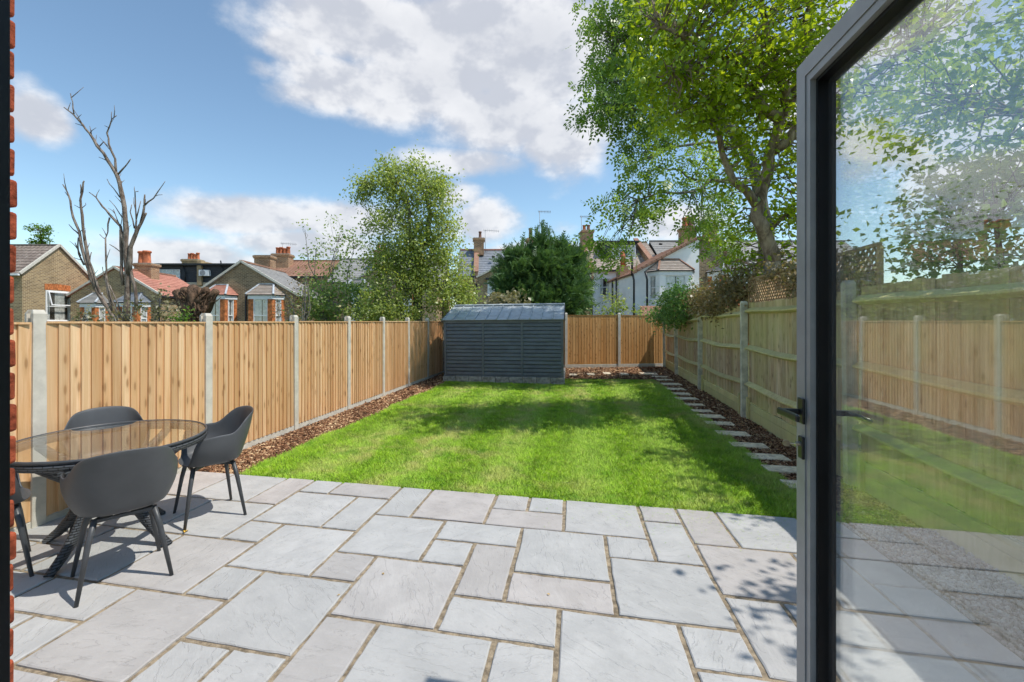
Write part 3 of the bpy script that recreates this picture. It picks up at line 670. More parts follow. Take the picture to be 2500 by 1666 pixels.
# back fence
bfp = [BF0 + BFD * 1.92 * k for k in (-3, -2, -1, 0, 1)]
bf = thing('closeboard_fence', tuple(BF0), 'orange brown closeboard fence across the back right of the shed', 'fence', rz=math.atan2(BFD.y, BFD.x))
for k in (-3, -2, -1, 0, 1):
    o = link('post', post_mesh(1.86 if k < 1 else 1.7), M_CONC, bf); o.location = (k * 1.92, .0, 0)
for k in (-3, -2, -1, 0):
    x0, x1 = k * 1.92 + .05, (k + 1) * 1.92 - .05; nb = 18; pitch = (x1 - x0) / nb; bm = board_mesh(pitch + .016, .10, 1.80, .015, .005); bm.materials.append(M_BACK)
    for i in range(nb):
        o = link('board', bm, None, bf); o.location = (x0 + i * pitch, -.0, random.uniform(-.004, .004)); o.rotation_euler = (0, random.gauss(0, .002), 0)
    MB().box(x0, x1, -.026, .02, 1.802, 1.815).build('capping', M_BACK, bf)
    MB().box(x0 - .02, x1 + .02, -.02, .03, -.2, .092).build('gravel_board', M_CONC, bf, bevel=.004)
    for zr in (.35, 1.0, 1.55): MB().box(x0, x1, .001, .06, zr, zr + .06).build('rail', M_BACK, bf)

# right fence: old arris-rail fence, rails on the garden side (towards -x)
rl = thing('arris_rail_fence', (rfx(0), 0, 0), 'old weathered fence with green algae and horizontal rails along the right side', 'fence', rz=-math.atan(.0423))
rp = [1.75, 4.88, 8.0, 11.12, 14.17, 16.55]
for k, y in enumerate(rp):
    hh = [1.95, 1.92, 1.87, 1.80, 1.74, 1.70][k]
    o = link('post', post_mesh(hh, .085, .09, False), M_CONCW, rl); o.location = (-.03, y, 0); o.rotation_euler = (random.gauss(0, .008), random.gauss(0, .01), 0)
for k in range(len(rp) - 1):
    y0, y1 = rp[k] + .05, rp[k + 1] - .05; nb = int(round((y1 - y0) / .1)); pitch = (y1 - y0) / nb
    zt = [1.88, 1.86, 1.82, 1.75, 1.68][k]; bm = board_mesh(pitch + .02, .24, zt, .014, .004); bm.materials.append(M_OLD)
    for i in range(nb):
        o = link('board', bm, None, rl); o.location = (.045 + random.uniform(-.003, .003), y0 + (i + 1) * pitch, random.uniform(-.012, .012)); o.rotation_euler = (random.gauss(0, .004), random.gauss(0, .005), R(-90))
    for zr in (.50, 1.09, zt - .17):
        mb = MB(); N = 8
        for i in range(N + 1):
            t = i / N; yy = y0 + (y1 - y0) * t; sg = -.035 * math.sin(math.pi * t) * (1 if zr < 1.5 else .3) + .006 * math.sin(9 * t)
            mb.v += [(.028, yy, zr + sg - .005), (.028, yy, zr + sg + .09), (-.045, yy, zr + sg + .045), (-.045, yy, zr + sg + .025)]
        for i in range(N):
            for j in range(4): q = (j + 1) % 4; mb.f.append((i * 4 + j, i * 4 + q, (i + 1) * 4 + q, (i + 1) * 4 + j))
        mb.build('rail', M_RAIL, rl, bevel=.004)
    MB().box(.005, .04, y0, y1, -.1, .135).build('gravel_board', M_RAIL, rl, bevel=.004)
    MB().box(.004, .038, y0, y1, .139, .236).build('gravel_board', M_RAIL, rl, bevel=.004)
    for q in ((.08, .97) if k < 3 else (.06,)):
        yy = y0 + (y1 - y0) * q; MB().box(-.04, .002, yy - .025, yy + .025, -.15, .34).build('stake', M_RAIL, rl, bevel=.004)

# trellis on top of the right fence
tr = thing('lattice_trellis', (rfx(6.4) + .09, 6.4, 0), 'tan diamond lattice trellis standing above the right fence', 'trellis', rz=-math.atan(.0423))
T0, T1, TZ0, TZ1 = -1.75, 1.72, 1.80, 2.24
for yy in (T0, T1): MB().box(-.018, .018, yy - .02, yy + .02, 1.2, TZ1).build('frame_post', M_TREL, tr)
MB().box(-.018, .018, T0, T1, TZ1 + .001, TZ1 + .035).build('frame_rail', M_TREL, tr); MB().box(-.018, .018, T0 + .02, T1 - .02, TZ0 - .03, TZ0 - .001).build('frame_rail', M_TREL, tr)
sp = .088; dz = TZ1 - TZ0
for sgn, xo in ((1, -.005), (-1, .005)):
    k = T0 - dz
    while k < T1:
        a0, a1 = k, k + dz; za, zb = (TZ0, TZ1) if sgn > 0 else (TZ1, TZ0)
        p0, p1 = [a0, za], [a1, zb]
        if p0[0] < T0 + .02: f_ = (T0 + .02 - p0[0]) / dz; p0 = [T0 + .02, za + (zb - za) * f_]
        if p1[0] > T1 - .02: f_ = (p1[0] - T1 + .02) / dz; p1 = [T1 - .02, zb - (zb - za) * f_]
        if p1[0] - p0[0] > .02: MB().bar((xo, p0[0], p0[1]), (xo, p1[0], p1[1]), .007, .022, (0, 1, 0) if False else (1, 0, 0)).build('lath', M_TREL, tr)
        k += sp

# ------------------------------------------------------------------ shed
sh = thing('garden_shed', (-3.37, 11.36, 0), 'dark blue grey metal shed with ribbed roof at the end of the lawn', 'shed')
sh.rotation_euler = (0, R(-.35), R(.6))
SW, SD, PB, EV, RG = 3.07, 2.5, .135, 1.60, 2.02
for i in range(9):
    w_ = (SW + .12) / 9; MB().box(-.06 + i * w_ + .004, -.06 + (i + 1) * w_ - .004, -.08, .12, -.05, PB - .004 + random.uniform(-.003, .003)).build('plinth_block', M_CONC2, sh, bevel=.006)
MB().box(-.05, SW + .05, .125, SD + .06, -.05, PB - .01).build('base', M_CONC2, sh)
core = MB().prism_x([(.02, PB), (SD, PB), (SD, EV), (SD / 2, RG - .03), (.02, EV)], .0, SW).build('wall', M_SHED, sh)
px3 = [0.0, SW / 3, 2 * SW / 3, SW]
for k in range(3):
    z = PB + .03; n = 14; hgt = (EV - .07 - z) / n
    for i in range(n):
        z0 = z + i * hgt; mb = MB()
        prof = [(.018, z0), (-.012, z0 + .004), (-.014, z0 + .018), (-.004, z0 + hgt * .80), (.010, z0 + hgt - .004), (.018, z0 + hgt)]
        mb.prism_x(prof, px3[k] + .03, px3[k + 1] - .03).build('cladding_board', M_SHED, sh)
for x in px3: MB().box(x - .031, x + .031, -.024, .018, PB, EV).build('corner_trim' if x in (0.0, SW) else 'seam_trim', M_SHED, sh, bevel=.004)
MB().box(-.035, SW + .035, -.03, .019, EV - .068, EV + .005).build('fascia', M_SHED, sh)
MB().box(-.035, SW + .035, -.028, .019, PB + .001, PB + .028).build('base_rail', M_SHED, sh)
ns = 11; sw_ = (SW + .10) / ns
for side, (ya, yb) in (('f', (-.10, SD / 2)), ('b', (SD + .10, SD / 2))):
    for i in range(ns):
        xa = -.05 + i * sw_; sl_ = (RG - EV) / (SD / 2); za = EV - .0 + .02; mb = MB()
        p = [(xa, ya, za), (xa + sw_, ya, za), (xa + sw_, yb, RG + .02), (xa, yb, RG + .02)]
        mb.quad(*p); mb.quad(*[(x, y, z - .012) for x, y, z in reversed(p)])
        mb.quad(p[0], (p[0][0], p[0][1], p[0][2] - .012), (p[1][0], p[1][1], p[1][2] - .012), p[1])
        mb.bar((xa + .0, ya, za + .012), (xa + .0, yb, RG + .032), .022, .026).build('roof_sheet', M_SHEDR, sh)
MB().prism_x([(SD / 2 - .09, RG + .012), (SD / 2 - .09, RG + .034), (SD / 2, RG + .06), (SD / 2 + .09, RG + .034), (SD / 2 + .09, RG + .012)], -.055, SW + .055).build('ridge_cap', M_SHEDR, sh)
for x in (-.056, SW + .045):
    MB().bar((x + .005, -.10, EV + .012), (x + .005, SD / 2, RG + .012), .012, .075).bar((x + .005, SD + .1, EV + .012), (x + .005, SD / 2, RG + .012), .012, .075).build('bargeboard', M_SHED, sh)

# ------------------------------------------------------------------ house front: brick piers, frame, open glazed door
def brick_pier(xin, sgn, label):
    """brick jamb whose reveal is at x = xin; the wall runs away from the opening (sgn)"""
    rt = thing('brick_wall', (xin, .75, 0), label, 'wall')
    x0, x1 = sorted((.012 * sgn, .9 * sgn)); MB().box(x0, x1, -.052, .038, 0, 3.0).build('mortar', M_MORTAR, rt)
    full = MB().box(-.1075, .1075, -.051, .051, -.0325, .0325).mesh('brick'); half = MB().box(-.051, .051, -.051, .051, -.0325, .0325).mesh('brick')
    for me_ in (full, half): me_.materials.append(M_REDB)
    for c in range(40):
        z = .0425 + c * .075; x = 0.0
        seq = ([(full, .215)] * 4) if c % 2 == 0 else ([(half, .102)] + [(full, .215)] * 3 + [(half, .102)])
        for me_, L_ in seq:
            o = link('brick', me_, None, rt); o.location = (sgn * (x + L_ / 2) + random.uniform(-.0035, .0035), random.uniform(-.001, .003), z); x += L_ + .010
            o.rotation_euler = (random.gauss(0, .006), random.gauss(0, .012), random.gauss(0, .008))
            if c < 40 and x < .25:
                md = o.modifiers.new('bevel', 'BEVEL'); md.width = .007; md.segments = 2
    return rt
brick_pier(-1.288, -1, 'red brick wall edge at the far left beside the black door frame')
brick_pier(.93, 1, 'red brick wall on the right holding the open glass door')
fr = thing('door_frame', (0, .62, 0), 'black aluminium door frame standing at the far left edge', 'door frame')
MB().box(-1.275, -1.20, -.02, .075, .10, 2.52).build('jamb', M_ALU, fr, bevel=.003)
MB().box(-1.198, -1.108, -.05, .060, .14, 2.50).build('leaf_stile', M_GASK, fr, bevel=.003)
MB().box(-1.107, -1.102, -.035, -.02, .14, 2.50).build('trim_strip', M_ALU, fr)
MB().box(-1.275, .92, -.03, .074, 2.522, 2.60).build('head', M_ALU, fr, bevel=.003)
MB().box(-1.275, .92, -.05, .13, .0, .098).build('threshold', M_ALU, fr, bevel=.003)
MB().box(.86, .92, -.02, .075, .10, 2.52).build('jamb', M_ALU, fr, bevel=.003)

# door leaf opened outwards at right angles; interior face towards -x
DX, DY0, DY1, DZ0, DZ1 = .79, .72, 1.80, .12, 2.462
dr = thing('glass_door', (DX, DY0, DZ0), 'open glazed door with anthracite frame and black lever handle at right', 'door')
loc = lambda x, y, z: (x - DX, y - DY0, z - DZ0)
def dbox(x0, x1, y0, y1, z0, z1, nm, mat, bevel=.002):
    a_, b_ = loc(x0, y0, z0), loc(x1, y1, z1); return MB().box(a_[0], b_[0], a_[1], b_[1], a_[2], b_[2]).build(nm, mat, dr, bevel=bevel)
FW, BD, TH = .058, .027, .085
def frame_piece(nm, x0, x1, inset0, inset1, mat):
    """four mitred members of a rectangular ring between two insets"""
    y0, y1, z0, z1 = DY0 + inset0, DY1 - inset0, DZ0 + inset0, DZ1 - inset0
    Y0, Y1, Z0, Z1 = DY0 + inset1, DY1 - inset1, DZ0 + inset1, DZ1 - inset1
    for quad in (((y1, z0), (y1, z1), (Y1, Z1), (Y1, Z0)), ((y0, z1), (y0, z0), (Y0, Z0), (Y0, Z1)), ((y1, z1), (y0, z1), (Y0, Z1), (Y1, Z1)), ((y0, z0), (y1, z0), (Y1, Z0), (Y0, Z0))):
        MB().prism_x([(a - DY0, b - DZ0) for a, b in quad], x0 - DX, x1 - DX).build(nm, mat, dr)
frame_piece('frame_member', DX, DX + TH, 0, FW, M_ALU)
frame_piece('glazing_bead', DX + .004, DX + TH - .004, FW + .0015, FW + BD, M_ALU)
frame_piece('gasket', DX + .022, DX + TH - .012, FW + BD + .0005, FW + BD + .012, M_GASK)
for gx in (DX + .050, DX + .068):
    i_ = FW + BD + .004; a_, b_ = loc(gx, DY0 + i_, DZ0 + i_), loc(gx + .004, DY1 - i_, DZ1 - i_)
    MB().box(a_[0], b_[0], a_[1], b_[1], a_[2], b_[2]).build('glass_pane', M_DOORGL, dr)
# black spacer bar between the panes
frame_piece('spacer_bar', DX + .0545, DX + .0675, FW + BD + .012, FW + BD + .030, M_GASK)
hz = 1.225
pl_ = dbox(DX - .010, DX - .0005, 1.735, 1.775, hz - .04, hz + .05, 'handle_plate', M_BLACKM, .003)
nk = MB().bar(loc(DX - .010, 1.762, hz + .0), loc(DX - .062, 1.762, hz + .0), .020, .020); nk.build('handle_neck', M_BLACKM, dr, bevel=.004)
lv = MB().box(*[q for p in zip(loc(DX - .076, 1.63, hz - .013), loc(DX - .062, 1.776, hz + .013)) for q in p]).build('lever', M_BLACKM, dr, bevel=.006)
dbox(DX - .010, DX - .0005, 1.738, 1.772, hz - .165, hz - .085, 'key_plate', M_BLACKM, .004)
MB().tube([loc(DX - .010, 1.755, hz - .112), loc(DX - .026, 1.755, hz - .112)], .0085, 12).build('lock_cylinder', M_BRASS, dr)
ky = MB().tube([loc(DX - .026, 1.755, hz - .112), loc(DX - .042, 1.755, hz - .112)], .003, 8); ky.build('key_blade', M_BRASS, dr)
kb = MB(); c_ = loc(DX - .053, 1.755, hz - .112); n_ = 18
ring = [(c_[0] + .012 * math.cos(2 * math.pi * k / n_), c_[2] + .0115 * math.sin(2 * math.pi * k / n_)) for k in range(n_)]
kb.prism(ring, c_[1] - .0012, c_[1] + .0012).build('key_head', M_BRASS, dr)
dbox(DX + TH + .0005, DX + TH + .010, 1.735, 1.775, hz - .04, hz + .05, 'handle_plate', M_BLACKM, .003)
MB().bar(loc(DX + TH + .010, 1.762, hz), loc(DX + TH + .05, 1.762, hz), .018, .018).build('handle_neck', M_BLACKM, dr)
MB().tube([loc(DX + TH + .052, 1.77, hz), loc(DX + TH + .055, 1.72, hz), loc(DX + TH + .055, 1.64, hz - .002)], [.009, .010, .008], 10).build('lever', M_BLACKM, dr, True)
for z in (.4, 1.25, 2.2): MB().tube([loc(DX + .06, DY0 - .012, z), loc(DX + .06, DY0 - .012, z + .1)], .012, 10).build('hinge', M_ALU, dr)

# ------------------------------------------------------------------ table and chairs
def m_wicker():
    m, t, o = material('charcoal_wicker'); c = t.new('ShaderNodeTexCoord').outputs['Object']
    s = t.new('ShaderNodeSeparateXYZ', ins={0: c}); ang = t.math('MULTIPLY', t.math('ARCTAN2', s.outputs[1], s.outputs[0]), .55)
    cb = t.new('ShaderNodeCombineXYZ', ins={0: ang, 1: s.outputs[2]})
    br = t.new('ShaderNodeTexBrick', offset=.5); t.l.new(cb.outputs[0], br.inputs['Vector']); br.inputs['Scale'].default_value = 1.0
    br.inputs['Brick Width'].default_value = .05; br.inputs['Row Height'].default_value = .0145; br.inputs['Mortar Size'].default_value = .003; br.inputs['Mortar Smooth'].default_value = .7
    col = t.mix(br.outputs['Fac'], (.075, .08, .087), (.010, .010, .011))
    principled(t, o, col, .45, t.bump(t.math('SUBTRACT', 1.0, br.outputs['Fac']), 1.0, .006), .4); return m
M_WICK = m_wicker()
TC = Vector((-3.20, 2.53, 0))
tb = thing('patio_table', tuple(TC), 'round glass topped patio table with dark wicker rim and splayed legs', 'table')
MB().lathe([(.555, .722), (.562, .726), (.562, .730), (.555, .734)], n=72).build('glass_top', M_TGLASS, tb)
rim = MB(); prof = [(.525, .715), (.560, .716), (.572, .706), (.575, .690), (.568, .672), (.545, .664), (.525, .668)]
n = 96; m_ = len(prof)
for r_, z_ in prof:
    for k in range(n): a_ = 2 * math.pi * k / n; rim.v.append((r_ * math.cos(a_), r_ * math.sin(a_), z_))
for i in range(m_):
    for k in range(n): j = (k + 1) % n; i2 = (i + 1) % m_; rim.f.append((i * n + k, i * n + j, i2 * n + j, i2 * n + k))
rim.build('wicker_rim', M_WICK, tb, True)
MB().lathe([(.557, .7185), (.568, .7185), (.568, .733), (.563, .736)], n=72)
er = MB(); prof = [(.563, .7195), (.574, .7195), (.576, .729), (.570, .737), (.563, .736)]; m_ = len(prof)
for r_, z_ in prof:
    for k in range(n): a_ = 2 * math.pi * k / n; er.v.append((r_ * math.cos(a_), r_ * math.sin(a_), z_))
for i in range(m_):
    for k in range(n): j = (k + 1) % n; i2 = (i + 1) % m_; er.f.append((i * n + k, i * n + j, i2 * n + j, i2 * n + k))
er.build('edge_band', M_LEG, tb, True)
for ad in (5, 97, 193, 281):
    a_ = R(ad); ca, sa = math.cos(a_), math.sin(a_); mb = MB()
    path = [(.50, .675, .028, .030), (.42, .62, .028, .034), (.30, .55, .030, .045), (.20, .47, .032, .062), (.165, .38, .032, .066), (.19, .28, .030, .056), (.27, .17, .028, .040), (.36, .075, .027, .032), (.445, .0, .028, .030)]
    rings = []
    for i, (r_, z_, tw_, dp) in enumerate(path):
        p0, p1 = path[max(i - 1, 0)], path[min(i + 1, len(path) - 1)]; d = Vector((p1[0] - p0[0], 0, p1[1] - p0[1])).normalized()
        nrm = Vector((-d.z, 0, d.x)); b0 = len(mb.v)
        for k in range(12):
            q = 2 * math.pi * k / 12; off = nrm * (dp * math.cos(q)); lx, ly, lz = r_ + off.x, tw_ * math.sin(q), max(0.0, z_ + off.z)
            mb.v.append((lx * ca - ly * sa, lx * sa + ly * ca, lz))
        rings.append(b0)
    for p0, p1 in zip(rings[:-1], rings[1:]):
        for k in range(12): j = (k + 1) % 12; mb.f.append((p0 + k, p0 + j, p1 + j, p1 + k))
    mb.f.append(tuple(rings[0] + k for k in range(12))); mb.f.append(tuple(rings[-1] + k for k in reversed(range(12))))
    mb.build('leg', M_WICK, tb, True)
MB().lathe([(.15, .40), (.17, .42), (.17, .45), (.15, .47)], n=24).build('hub', M_WICK, tb, True)

def smooth01(t): t = max(0.0, min(1.0, t)); return t * t * (3 - 2 * t)
def chair_meshes():
    """moulded tub shell facing +y: seat, wrap-round arms and back"""
    NA, prof = 72, 14; v, f = [], []
    def rim_h(th):                       # th: 0 = middle of back, pi = front
        a = abs(th); hb = .375 - .02 * (a / 1.0) ** 2 if a < 1.0 else 0
        x = a / math.pi
        back = .375 - .03 * min(1, (a / .7)) ** 2
        arm = .225 - .02 * smooth01((x - .45) / .25)
        h = back + (arm - back) * smooth01((a - .62) / .62)
        return h * (1 - smooth01((x - .63) / .145)) + .006
    for i in range(NA):
        th = 2 * math.pi * i / NA - math.pi
        sx, sy = math.sin(th), -math.cos(th)
        e = 2.7; k = (abs(sx / .215) ** e + abs(sy / .205) ** e) ** (-1 / e)                      # seat outline
        hR = rim_h(th)
        for j in range(prof + 1):
            t = j / prof
            if t < .5:
                q = t / .5; r = k * (.04 + .96 * q); z = .432 + .018 * (q ** 3) - .006 * (1 - q)
                if sy > .5: z += .004 - .012 * q ** 3
                x, y = sx * r, sy * r
            else:
                q = (t - .5) / .5; hh = .018 + hR * q
                flare = .060 * math.sin(min(1, q * 1.3) * math.pi / 2) * min(1, hR / .2) + .045 * q * q * smooth01((1.1 - abs(th)) / .8)
                r = k + flare; z = .432 + hh; x, y = sx * r, sy * r
            v.append((x, y, z))
    m_ = prof + 1
    for i in range(NA):
        j = (i + 1) % NA
        for p in range(prof): f.append((i * m_ + p, j * m_ + p, j * m_ + p + 1, i * m_ + p + 1))
    f.append(tuple(i * m_ for i in reversed(range(NA))))
    me = bpy.data.meshes.new('shell'); me.from_pydata(v, [], f); me.shade_smooth(); me.materials.append(M_PLAST)
    legs = []
    for sx in (-1, 1):
        for sy in (-1, 1):
            legs.append(MB().tube([(sx * .135, sy * .135, .428), (sx * .165, sy * .16, .30), (sx * .215, sy * .205, 0)], [.017, .0155, .0105], 12).mesh('leg', True))
    fr_ = MB().bar((-.14, -.14, .416), (.14, .14, .416), .024, .02).bar((-.14, .14, .4158), (.14, -.14, .4158), .0235, .02).bar((-.15, -.14, .417), (.15, -.14, .417), .02, .018).bar((-.15, .14, .417), (.15, .14, .417), .02, .018).mesh('seat_frame')
    for me_ in legs + [fr_]: me_.materials.append(M_LEG)
    return me, legs, fr_
SHELL, LEGS, SFRAME = chair_meshes()
def chair(loc, face, label):
    """face: direction the sitter looks"""
    rt = thing('tub_chair', loc, label, 'chair', 'charcoal tub chairs round the patio table', math.atan2(face[1], face[0]) - math.pi / 2)
    o = link('shell', SHELL, None, rt); md = o.modifiers.new('solid', 'SOLIDIFY'); md.thickness = .009; md.offset = -1
    sb = o.modifiers.new('sub', 'SUBSURF'); sb.levels = 1; sb.render_levels = 1
    for l_ in LEGS: link('leg', l_, None, rt)
    link('seat_frame', SFRAME, None, rt)
    return rt
chair((-2.70, 2.20, 0), (-.83, .55), 'charcoal moulded chair nearest the camera, its back turned, in front of the table')
chair((-2.88, 3.05, 0), (-.58, -.82), 'charcoal moulded chair at the right of the table towards the lawn')
chair((-3.52, 2.02, 0), (.52, .86), 'charcoal moulded chair half hidden by the brick edge at far left')
chair((-3.66, 2.86, 0), (.80, -.55), 'charcoal moulded chair behind the table against the left fence')

# fallen leaves on the paving
for i, (px, py, s_, rz) in enumerate([(450, 1303, .05, .4), (1342, 1455, .018, 1.0), (935, 1405, .022, .2), (830, 1455, .016, 2.0), (412, 1330, .03, 1.2)]):
    k_ = H / (py - HY); p = W((px - CX) * k_, FX * k_, .012)
    mb = MB(); N = 7
    for j in range(N):
        t = j / (N - 1); hw = .30 * math.sin(math.pi * min(1, t * .96 + .03)) ; mb.v += [(-hw * s_, t * s_, .12 * s_ * math.sin(5 * t) + .1 * s_), (0, t * s_, .02 * s_ * math.sin(5 * t)), (hw * s_, t * s_, .12 * s_ * math.sin(5 * t) + .1 * s_)]
    for j in range(N - 1): mb.f += [(j * 3, j * 3 + 1, j * 3 + 4, j * 3 + 3), (j * 3 + 1, j * 3 + 2, j * 3 + 5, j * 3 + 4)]
    o = mb.build('fallen_leaf', M_DRYLEAF, None, True); o.location = (p.x, p.y, .005); o.rotation_euler = (0, 0, rz)
    tag(o, ['curled yellow fallen leaf on the paving right of the nearest chair', 'small dry leaf in the joint left of the middle slab', 'tiny brown leaf on a big central slab', 'tiny dry leaf on the paving joint at centre left', 'orange dry leaf by the foot of the wicker table leg'][i], 'leaf', 'fallen leaves on the patio')
# ------------------------------------------------------------------ trees and plants
def limb(pts, r0, r1):
    """pts: list of (px, py, depth)"""
    P = [PX(*p) for p in pts]; n = len(P); out = [P[0]]
    for i in range(1, n):
        mid = P[i - 1].lerp(P[i], .5) + Vector(rng.normal(size=3)) * .05 * (P[i] - P[i - 1]).length
        out += [mid, P[i]]
    m = len(out); return out, [r0 + (r1 - r0) * (i / (m - 1)) ** .8 for i in range(m)]
def blob(px, py, rx, ry, b, rb, n, bias=1.6):
    """crown ellipsoid given by its outline in the photo, its depth and its half depth"""
    return tuple(PX(px, py, b)), (rx / FX * b, rb, ry / FX * b), n, bias

# apple tree beyond the right fence
g = PX(1886, 640, 7.45); base = (g.x, g.y, 0)
al = [([Vector(base), g] , [.165, .130]), limb([(1886, 640, 7.45), (1868, 576, 7.4), (1846, 529, 7.35), (1877, 412, 7.3), (1881, 368, 7.2), (1903, 295, 7.1), (1936, 240, 7.0), (1960, 120, 6.9), (1985, -60, 6.8)], .130, .045),
      limb([(1846, 500, 7.35), (1790, 442, 7.2), (1764, 377, 7.1), (1740, 300, 7.0), (1700, 220, 6.9)], .075, .028),
      limb([(1898, 286, 7.1), (1851, 247, 6.9), (1816, 212, 6.7), (1729, 130, 6.5), (1690, 98, 6.4), (1600, 60, 6.3)], .09, .025),
      limb([(1725, 140, 6.5), (1680, 160, 6.4), (1640, 180, 6.3)], .04, .015), limb([(1885, 368, 7.2), (1942, 316, 7.2), (2030, 270, 7.3), (2140, 180, 7.4), (2260, 60, 7.4)], .10, .03),
      limb([(1920, 251, 7.0), (1920, 217, 6.9), (1898, 173, 6.8), (1870, 60, 6.6), (1840, -60, 6.5)], .08, .03), limb([(1880, 560, 7.5), (1930, 520, 7.6), (1990, 470, 7.8)], .05, .02)]
plant('apple_tree', 'apple tree with yellow green leaves and leaning trunk beyond the right fence', 'tree', base, al,
      [blob(1650, 110, 110, 110, 6.4, .8, 52), blob(1760, 90, 130, 130, 6.5, 1.0, 70), blob(1700, 235, 110, 75, 6.7, .8, 44), blob(1860, 60, 140, 150, 6.6, 1.1, 70), blob(1830, 200, 110, 80, 6.8, .9, 40), blob(1790, 300, 80, 70, 7.0, .8, 26),
       blob(1870, 340, 90, 100, 7.6, .6, 30), blob(1960, 150, 110, 190, 7.0, 1.1, 60), blob(1800, 420, 50, 80, 7.2, .6, 16), blob(1945, 400, 60, 120, 7.6, .7, 34), blob(1930, 560, 55, 80, 7.6, .5, 26), blob(2100, 130, 160, 190, 7.3, 1.2, 60), blob(2280, 60, 170, 170, 7.4, 1.2, 44),
       blob(1800, 565, 40, 50, 7.9, .4, 11), blob(1822, 640, 45, 32, 8.0, .3, 10), blob(1935, 650, 50, 40, 7.7, .4, 12), blob(1700, -60, 200, 90, 6.6, 1.3, 50), blob(1950, -80, 220, 110, 6.8, 1.4, 50)],
      LEAF, M_LAPPLE, M_BARK, .098, 22, .18, .7, twig=.011, crown_name='crown')
# apples
ap = bpy.data.objects['apple_tree']
apm = MB().lathe([(.006, .030), (.018, .034), (.032, .022), (.035, .0), (.028, -.022), (.012, -.032), (.004, -.028)], n=12).mesh('apple', True); apm.materials.append(M_APPLE)
for px, py, b in [(1795, 58, 5.9), (1800, 262, 6.2), (1790, 318, 6.3), (1797, 195, 6.1), (1940, 55, 6.1), (1970, 38, 6.2), (1965, 150, 6.2), (1570, 197, 5.7), (1930, 540, 7.2), (1660, 55, 5.7), (1850, 120, 6.0), (1915, 95, 6.0), (1755, 150, 5.9)]:
    o = link('apple', apm, None, ap); o.location = PX(px, py, b) - Vector(base)

# ash tree behind it
g = PX(1872, 560, 11.8); base = (g.x, g.y, 0)
sh_l = [([Vector(base), g], [.22, .19]), limb([(1872, 560, 11.8), (1850, 440, 11.6), (1770, 300, 11.2), (1680, 160, 11.0), (1620, 0, 11.0), (1580, -80, 11)], .19, .06), limb([(1850, 440, 11.6), (1735, 440, 10.9), (1690, 468, 10.6), (1612, 470, 10.4), (1550, 490, 10.2)], .06, .015),
        limb([(1750, 270, 11.1), (1640, 250, 10.6), (1560, 270, 10.3), (1500, 250, 10.2)], .07, .015), limb([(1660, 110, 11), (1560, 90, 10.6), (1480, 110, 10.3)], .06, .015), limb([(1690, 180, 11), (1580, 190, 10.5), (1480, 200, 10.2)], .05, .015), limb([(1800, 350, 11.4), (1640, 360, 10.7), (1540, 400, 10.3)], .05, .012), limb([(1700, 440, 10.7), (1660, 415, 10.5), (1600, 410, 10.3)], .03, .01)]
plant('ash_tree', 'tall ash tree with feathery dark green leaves behind the apple tree', 'tree', base, sh_l,
      [blob(1540, 45, 110, 70, 10.8, 1.0, 40), blob(1500, 110, 80, 70, 10.6, .8, 26), blob(1560, 160, 100, 80, 10.8, .9, 36), blob(1500, 215, 80, 40, 10.4, .7, 18), blob(1470, 275, 55, 28, 10.3, .5, 10), blob(1555, 255, 90, 55, 10.6, .8, 24), blob(1590, 320, 70, 45, 10.6, .7, 18), blob(1640, 250, 80, 100, 11, .9, 26),
       blob(1560, 395, 80, 26, 10.4, .7, 9), blob(1540, 440, 55, 24, 10.3, .5, 5), blob(1500, 505, 42, 24, 10.2, .5, 5), blob(1560, 515, 60, 36, 10.3, .6, 8), blob(1620, 500, 50, 40, 10.4, .6, 6), blob(1680, 400, 60, 50, 10.8, .8, 9), blob(1720, 470, 60, 50, 11.0, .8, 10), blob(1710, 545, 45, 35, 11.2, .6, 6), blob(1500, 600, 45, 22, 10.0, .4, 6), blob(1515, 625, 30, 18, 10.0, .3, 4), blob(1770, 550, 55, 50, 11.6, .8, 10), blob(1745, 605, 50, 32, 11.5, .6, 9), blob(1470, 30, 40, 25, 10.4, .4, 6), blob(1600, -60, 160, 70, 11, 1.1, 30), blob(1780, 260, 100, 160, 12.2, .8, 36)],
      ASH, M_LASH, M_BARKG, .31, 11, .20, .6, twig=.010, fwd_bias=(0, 0, -.35), jit=.9)

# tree right of the frame: its branches hang over the bed and show through the open door
base = (4.9, 4.7, 0)
nl_ = [([(4.9, 4.7, 0), (4.8, 4.7, 1.6), (4.6, 4.6, 2.8), (4.4, 4.5, 4.2)], [.16, .14, .11, .05]), ([(4.7, 4.65, 2.4), (4.4, 3.8, 3.2), (3.8, 3.1, 3.6), (3.15, 2.65, 3.72)], [.07, .05, .03, .012]), ([(4.6, 4.6, 2.8), (4.5, 5.4, 3.6), (4.3, 6.2, 4.2)], [.07, .05, .02]), ([(4.6, 4.6, 2.8), (5.3, 5.2, 3.6), (5.6, 6.2, 4.2)], [.07, .05, .02])]
plant('apple_tree', 'leafy green tree seen through the open glass door at right', 'tree', base, nl_,
      [((4.0, 5.1, 3.9), (.75, 1.1, .8), 46, 1.3), ((4.6, 4.2, 4.0), (.9, .9, .8), 26, 1.3), ((5.3, 6.0, 3.8), (.8, 1.0, .9), 40, 1.3), ((4.2, 6.3, 4.3), (.7, .8, .6), 26, 1.3), ((3.2, 2.5, 3.7), (.20, .28, .10), 4, 1.2), ((3.65, 2.8, 3.75), (.25, .2, .12), 2, 1.2)],
      LEAF, M_LAPPLE, M_BARK, .085, 34, .15, .7, twig=.009)

